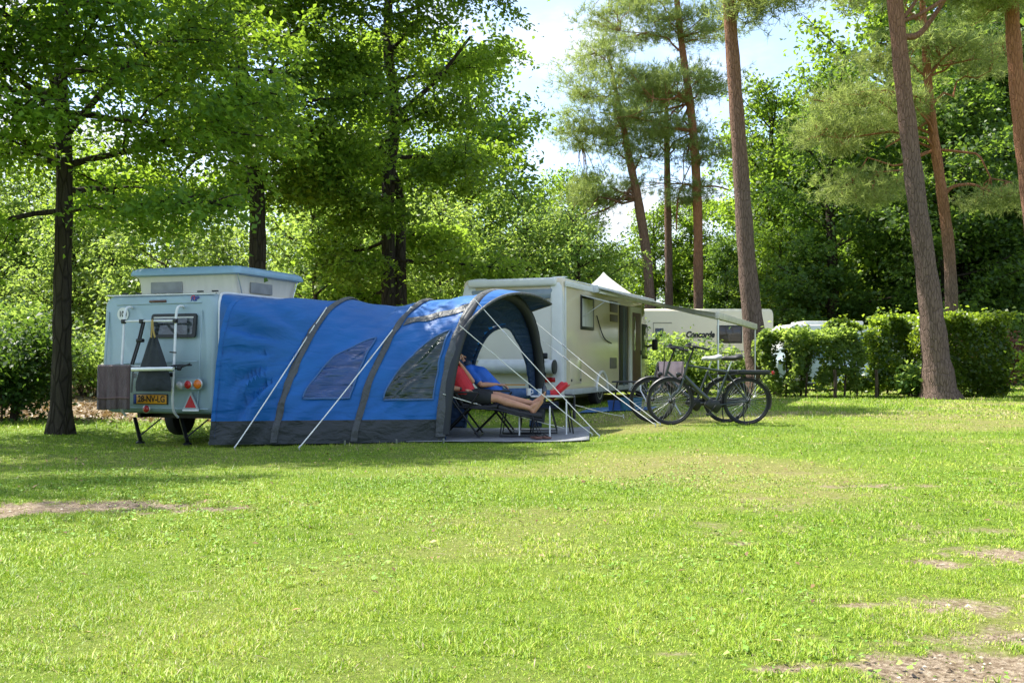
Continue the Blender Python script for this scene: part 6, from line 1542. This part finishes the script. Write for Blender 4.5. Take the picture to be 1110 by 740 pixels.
pine('orange-barked pine with broad layered crown left of the tallest trunk', 757, 44, [(757, 330), (756, 220), (750, 130), (738, 40), (728, -60), (722, -140)], [.25, .215, .20, .18, .14, .10, .03],
     [(725, -70, 0, 3.36, 1.16, 60), (690, 25, 0, 2.46, 0.78, 52), (752, 30, 0, 2.07, 0.78, 44), (665, 95, -.3, 2.46, 0.78, 56), (745, 95, -.5, 2.07, 0.65, 40), (700, 135, 0, 2.20, 0.65, 44), (640, 150, .5, 1.29, 0.58, 26), (765, 165, 0, 1.16, 0.65, 20), (655, 200, .8, 1.42, 0.65, 26), (740, 205, 0, 1.29, 0.65, 20), (700, -10, 0, 2.07, 0.78, 36)], 23, pine_orange, per=23,
     extra=[([(752, 142, 0), (725, 138, -.1), (690, 128, -.2), (650, 122, -.3)], .09, .03), ([(757, 205, 0), (742, 200, 0), (735, 215, 0), (733, 250, 0)], .06, .03), ([(757, 203, 0), (775, 202, 0), (790, 206, 0)], .05, .03)], limbs=22)
pine('brown pine leaning left, leftmost of the pines behind the motorhome', 706, 44, [(703, 300), (693, 225), (686, 190), (672, 120), (660, 60)], [.25, .22, .20, .17, .11, .04],
     [(655, 130, 0, 2.08, 0.73, 44), (640, 215, 0, 1.47, 0.61, 30), (690, 165, .3, 1.59, 0.61, 30), (620, 245, .4, 1.10, 0.61, 18), (650, 65, 0, 1.59, 0.73, 30)], 24, pine_bark, extra=[([(688, 200, 0), (665, 222, 0), (640, 233, 0)], .06, .03)], per=18)
pine('straight dark pine trunk between two lighter pines behind the motorhome', 726, 46, [(725, 300), (724, 230), (723, 170), (722, 90)], [.20, .18, .165, .14, .05],
     [(722, 90, 0, 2.06, 0.85, 40), (735, 150, 0, 1.45, 0.61, 24), (705, 120, 0, 1.45, 0.61, 24)], 25, pine_bark, per=20)
pine('slim orange pine with a bent branch, behind the thick leaning pine', 1033, 33, [(1030, 290), (1021, 210), (1010, 130), (1003, 50), (996, -60)], [.22, .19, .17, .15, .12, .06],
     [(940, 120, 0, 2.2, .7, 66), (985, 60, 0, 2.0, .7, 48), (905, 150, .3, 1.3, .5, 30), (930, 205, .2, 1.2, .55, 28), (1000, -40, 0, 2.4, 1.0, 46), (1090, 215, -.4, 1.1, .35, 22), (1060, 60, 0, 1.3, .5, 24), (960, -20, 0, 2.0, .7, 36)], 26, pine_orange, extra=[([(1023, 213, 0), (1032, 203, -.1), (1052, 200, -.2), (1070, 206, -.3), (1095, 218, -.4)], .07, .03), ([(1009, 130, 0), (985, 145, 0), (960, 160, 0)], .06, .02)], per=18)
pine('bright orange pine trunk at the right-hand edge of the picture', 1132, 26, [(1120, 250), (1108, 150), (1100, 60), (1095, -30), (1090, -180), (1085, -330)], [.26, .22, .20, .185, .17, .13, .05],
     [(1085, -330, 0, 3.0, 1.6, 80), (1110, -40, .3, 1.5, .6, 30), (1075, 10, .4, .9, .4, 14)], 27, pine_orange, per=20)

# --- the wood behind: individual trees, a few shapes repeated
def proto_tree(seed, h, leafm, lsize, per, low, spread, nl=34):
    return [Vector((0, 0, 0)), Vector((.1, .05, h * .3)), Vector((-.1, 0, h * .6)), Vector((.05, 0, h * .97))], [.020 * h, .017 * h, .012 * h, .002 * h], (h, low, spread, nl, per), lsize, leafm, seed
SH = {}
def wood(kind, label, px, d, sc, rz, group):
    if kind not in SH:
        path, rad, (h, low, spread, nl, per), ls, lm, sd = kinds[kind]
        t = grown_tree('deciduous_tree', label, (0, 0, 0), path, rad, lm, oak_bark, sd, ls, group, flat=.35, nl=nl, f0=low, f1=.97, prof=lambda f: spread * (1 - .72 * max(0, (f - .45) / .55) ** 1.5) * (.8 + .25 * math.sin(f * 31 + sd)), elev=lambda f: -.08 + 1.0 * f, sec_gap=.05 * h ** .75 + .13, spray_gap=.36, per=per, sig=.31); SH[kind] = t
    else: t = copy_tree(SH[kind]); t['label'] = label; t['group'] = group
    p = at(px, d); t.location = (p.x, p.y, g(p.x, p.y) - .1); t.rotation_euler = (0, 0, rz); t.scale = (sc, sc, sc); return t
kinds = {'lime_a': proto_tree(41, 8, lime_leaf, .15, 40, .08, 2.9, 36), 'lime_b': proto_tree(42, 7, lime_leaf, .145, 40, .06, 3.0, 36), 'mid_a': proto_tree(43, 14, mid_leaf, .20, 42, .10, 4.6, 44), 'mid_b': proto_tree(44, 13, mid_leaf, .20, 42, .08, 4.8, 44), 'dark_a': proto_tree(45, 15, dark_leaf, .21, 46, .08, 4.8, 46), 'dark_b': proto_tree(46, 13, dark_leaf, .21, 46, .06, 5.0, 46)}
rr = random.Random(3)
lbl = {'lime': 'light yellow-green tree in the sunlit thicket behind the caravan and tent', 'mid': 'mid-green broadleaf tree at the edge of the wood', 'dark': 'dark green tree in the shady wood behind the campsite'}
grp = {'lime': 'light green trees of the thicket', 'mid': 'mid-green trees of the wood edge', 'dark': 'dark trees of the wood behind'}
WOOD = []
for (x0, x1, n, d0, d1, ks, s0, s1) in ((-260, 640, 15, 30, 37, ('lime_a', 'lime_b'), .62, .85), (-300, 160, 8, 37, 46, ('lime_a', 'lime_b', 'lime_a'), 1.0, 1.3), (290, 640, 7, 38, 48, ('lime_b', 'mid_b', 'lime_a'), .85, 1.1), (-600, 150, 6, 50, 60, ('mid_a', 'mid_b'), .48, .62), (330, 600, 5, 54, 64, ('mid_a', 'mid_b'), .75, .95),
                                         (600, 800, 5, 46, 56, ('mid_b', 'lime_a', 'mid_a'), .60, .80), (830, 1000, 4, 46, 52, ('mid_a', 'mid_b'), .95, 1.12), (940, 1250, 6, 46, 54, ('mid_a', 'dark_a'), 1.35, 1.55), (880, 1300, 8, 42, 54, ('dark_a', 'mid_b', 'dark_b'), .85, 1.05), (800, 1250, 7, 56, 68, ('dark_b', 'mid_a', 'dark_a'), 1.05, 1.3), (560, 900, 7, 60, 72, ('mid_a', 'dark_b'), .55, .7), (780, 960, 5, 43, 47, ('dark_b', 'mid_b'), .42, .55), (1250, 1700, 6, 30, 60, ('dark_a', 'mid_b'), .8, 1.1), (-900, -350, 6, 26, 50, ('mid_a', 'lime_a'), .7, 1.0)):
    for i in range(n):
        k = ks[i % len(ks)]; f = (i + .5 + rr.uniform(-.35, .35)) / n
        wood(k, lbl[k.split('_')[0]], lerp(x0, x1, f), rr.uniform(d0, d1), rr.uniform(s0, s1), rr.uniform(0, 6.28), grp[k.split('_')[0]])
# --- hedges and shrubs: leaves in a shape, stems inside
def leafy_box(rg, w, d, h, z0, n, rough=.10, top_lit=.28, shellf=.78):
    q = rg.random((n, 3)); face = rg.random(n); P = np.zeros((n, 3)); O = np.zeros((n, 3))
    P[:, 0] = (q[:, 0] - .5) * w; P[:, 1] = (q[:, 1] - .5) * d; P[:, 2] = z0 + q[:, 2] * h
    sh = rg.random(n) < shellf
    fx = sh & (face < .18); fy = sh & (face >= .18) & (face < .70); ft = sh & (face >= .70)
    s = np.where(rg.random(n) < .5, -1, 1)
    dep = np.abs(rg.normal(0, rough, n))
    P[fx, 0] = (s * (w / 2 - dep))[fx]; O[fx, 0] = s[fx]; P[fy, 1] = (np.where(rg.random(n) < .7, -1, 1) * (d / 2 - dep))[fy]; O[fy, 1] = -1; P[ft, 2] = (z0 + h - dep)[ft]; O[ft, 2] = 1
    P += .11 * np.stack([np.sin(P[:, 2] * 5 + P[:, 0] * 3), np.sin(P[:, 0] * 4.3 + P[:, 2] * 3), np.sin(P[:, 0] * 5 + P[:, 1] * 4)], 1) + rg.normal(size=(n, 3)) * .035
    up = (rg.random(n) < .05) & ft; P[up, 2] += rg.random(up.sum())**2 * .34
    S = np.clip(.28 + .22 * rg.normal(size=n) + .5 * sstep(z0 + h - top_lit, z0 + h, P[:, 2]), 0, 1)  # besides the random tone, top leaves coloured lighter as if sunlit
    return P, O, S
def hedge(label, loc, rotz, w, d, h, z0, n, ls, leafm, stems, seed, name='hedge', cat='hedge', gaps=0.0, group=None):
    rg = np.random.default_rng(seed); t = thing(name, label, cat, loc, rotz, group); P, O, S = leafy_box(rg, w, d, h, z0, n)
    if gaps > 0:
        nz = fbm(P[:, 0] * 2.2 + 40, P[:, 2] * 2.2 + 40, seed); keep = nz > (.36 + gaps * .2); P, O, S = P[keep], O[keep], S[keep]
    V, Q, A = leaf_arrays(P, O, np.full(len(P), ls), S, rg, .66, .3); np_mesh('foliage', V, Q, leafm, {'rnd': A}, t)
    mb = MB()
    for i in range(stems):
        x = (i + .5) / stems * w - w / 2 + rg.uniform(-.08, .08); y = rg.uniform(-.12, .12) * d
        mb.tube([(x, y, -.05), (x + .04, y, h * .4), (x - .03, y, z0 + h * .85)], [.032, .025, .010], 7)
        for k in range(6):
            z = z0 + h * (.1 + .13 * k); mb.tube([(x, y, z), (x + rg.uniform(-.4, .4), y + rg.uniform(-.5, .5) * d, z + .22)], [.012, .005], 5)
    mb.build('stem', wood_dark, t); return t
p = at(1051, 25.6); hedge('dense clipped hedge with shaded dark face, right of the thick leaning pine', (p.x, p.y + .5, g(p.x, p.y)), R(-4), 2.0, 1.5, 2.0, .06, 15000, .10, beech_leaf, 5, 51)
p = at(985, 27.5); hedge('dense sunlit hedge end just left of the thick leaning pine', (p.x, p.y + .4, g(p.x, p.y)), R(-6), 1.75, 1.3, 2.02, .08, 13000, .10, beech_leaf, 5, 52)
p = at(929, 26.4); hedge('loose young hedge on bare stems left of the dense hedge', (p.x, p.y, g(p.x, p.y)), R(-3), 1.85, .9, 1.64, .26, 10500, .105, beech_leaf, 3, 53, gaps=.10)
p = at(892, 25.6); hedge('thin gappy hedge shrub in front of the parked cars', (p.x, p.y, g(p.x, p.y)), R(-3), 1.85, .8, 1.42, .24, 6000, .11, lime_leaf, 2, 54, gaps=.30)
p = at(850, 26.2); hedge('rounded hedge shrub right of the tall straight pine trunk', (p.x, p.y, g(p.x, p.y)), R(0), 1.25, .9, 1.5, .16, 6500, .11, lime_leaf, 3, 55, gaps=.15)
for (px, d, lab) in ((905, 24.9, 'dark stake standing below the thin hedge shrub'), (950, 24.9, 'dark stake standing below the loose young hedge')):
    p = at(px, d); o = thing('stake', lab, 'stake', (p.x, p.y, g(p.x, p.y))); mb = MB(); mb.tube([(0, 0, -.1), (.01, 0, .4), (0, .02, .72)], [.045, .042, .04], 8); mb.build('post', wood_dark, o); mb = MB(); mb.tube([(-.05, 0, .62), (.05, .03, .62)], .012, 6); mb.build('tie', black_plastic, o)
def shrub(label, px, d, w, h, n, leafm, ls, seed, name='shrub', zl=.0, stems=9, flat=.4, spiky=False):
    rg = np.random.default_rng(seed); p = at(px, d); t = thing(name, label, 'shrub', (p.x, p.y, g(p.x, p.y)))
    mb = MB(); bl = []
    for i in range(stems):
        a = rg.uniform(0, 2 * PI); r = rg.random() ** .5 * w / 2; tip = Vector((math.cos(a) * r, math.sin(a) * r * .8, h * (.55 + .45 * rg.random()) * (1 - .35 * (r / (w / 2)) ** 2)))
        mb.tube([(math.cos(a) * r * .2, math.sin(a) * r * .2, -.05), tip * .5 + Vector((0, 0, .05 * h)), tip], [.02, .014, .006], 6)
        for f in (.45, .7, .95): bl.append((tip.x * f, tip.y * f, zl + tip.z * f, .16 * w, .16 * w, .13 * h, 3))
    mb.build('stem', wood_dark, t); C_, O_, S_, K = crown_pts(bl, n / (stems * 9), .11 * (w + h) / 2, rg, .3)
    C_[:, 2] = np.maximum(C_[:, 2], .03); V, Q, A = leaf_arrays(C_, O_, np.full(len(C_), ls), S_, rg, .6, flat); np_mesh('foliage', V, Q, leafm, {'rnd': A}, t); return t
shrub('low bright shrub growing at the foot of the dense hedge', 990, 25.2, .9, .85, 1500, lime_leaf, .12, 61)
shrub('bright rounded shrub behind the bicycle handlebars', 752, 27.5, 2.1, 1.75, 5200, lime_leaf, .12, 62, stems=14)
shrub('bright shrub beside the cab of the beige motorhome', 716, 28.6, 1.2, 1.65, 2600, lime_leaf, .12, 63)
shrub('sparse upright shrub left of the tall straight pine foot', 797, 28.0, 1.0, 1.3, 1300, lime_leaf, .12, 64)
shrub('coppery brown bush behind the right end of the clipped hedge', 1083, 32, 1.4, 2.3, 2600, red_leaf, .13, 65)
shrub('green bush at the right-hand edge beyond the clipped hedge', 1130, 24.5, 1.2, 1.8, 2600, mid_leaf, .11, 66)
shrub('dark green bush beyond the right end of the clipped hedge', 1098, 38, 3.2, 2.2, 4200, dark_leaf, .14, 67)
shrub('large bush at the left-hand edge beside the oak trunk, leaves coloured dark for its shade', 5, 17.8, 2.6, 2.15, 9500, shade_tone_leaf, .105, 68, stems=20)
shrub('light green bush between the oak trunk and the caravan', 100, 24, 2.4, 1.8, 5000, lime_leaf, .11, 69, stems=14)
shrub('low leafy bush behind the left end of the caravan', 20, 25, 3.0, 2.2, 6000, lime_leaf, .12, 70, stems=16)
for (px, d, w_, h, sd, lab) in ((-60, 24, 3, 2.4, 71, 'light bush beyond the left-hand edge of the lawn'), (330, 27, 3, 2.0, 72, 'light bush behind the caravan near the slim oak'), (450, 29, 3, 2.2, 73, 'light bush hidden behind the tent roof'), (170, 27, 3, 2.2, 74, 'light green bush behind the caravan body')):
    shrub(lab, px, d, w_, h, 5000, lime_leaf, .12, sd, stems=14)
# dry leaf litter under the trees at the back
rg = np.random.default_rng(9); n = 9000
lx = rg.uniform(-17, -3.0, n); ly = rg.uniform(16.5, 27, n); keep = (ly > 17.2 + .5 * np.sin(lx)) & (bare_at(lx, ly) > .3); lx, ly = lx[keep], ly[keep]
P = np.stack([lx, ly, gz(lx, ly) + .012 + .02 * rg.random(len(lx))], 1); V, Q, A = leaf_arrays(P, np.zeros_like(P), np.full(len(P), .11), rg.random(len(P)), rg, .6, 1.2)
lit = np_mesh('leaf_litter', V, Q, leaf_mat('dead_leaf', (.08, .05, .025), (.20, .13, .06), (.36, .27, .13), .2, (.3, .2, .08)), {'rnd': A}); tag(lit, 'dry brown leaves scattered under the trees', 'litter', None, 'stuff')
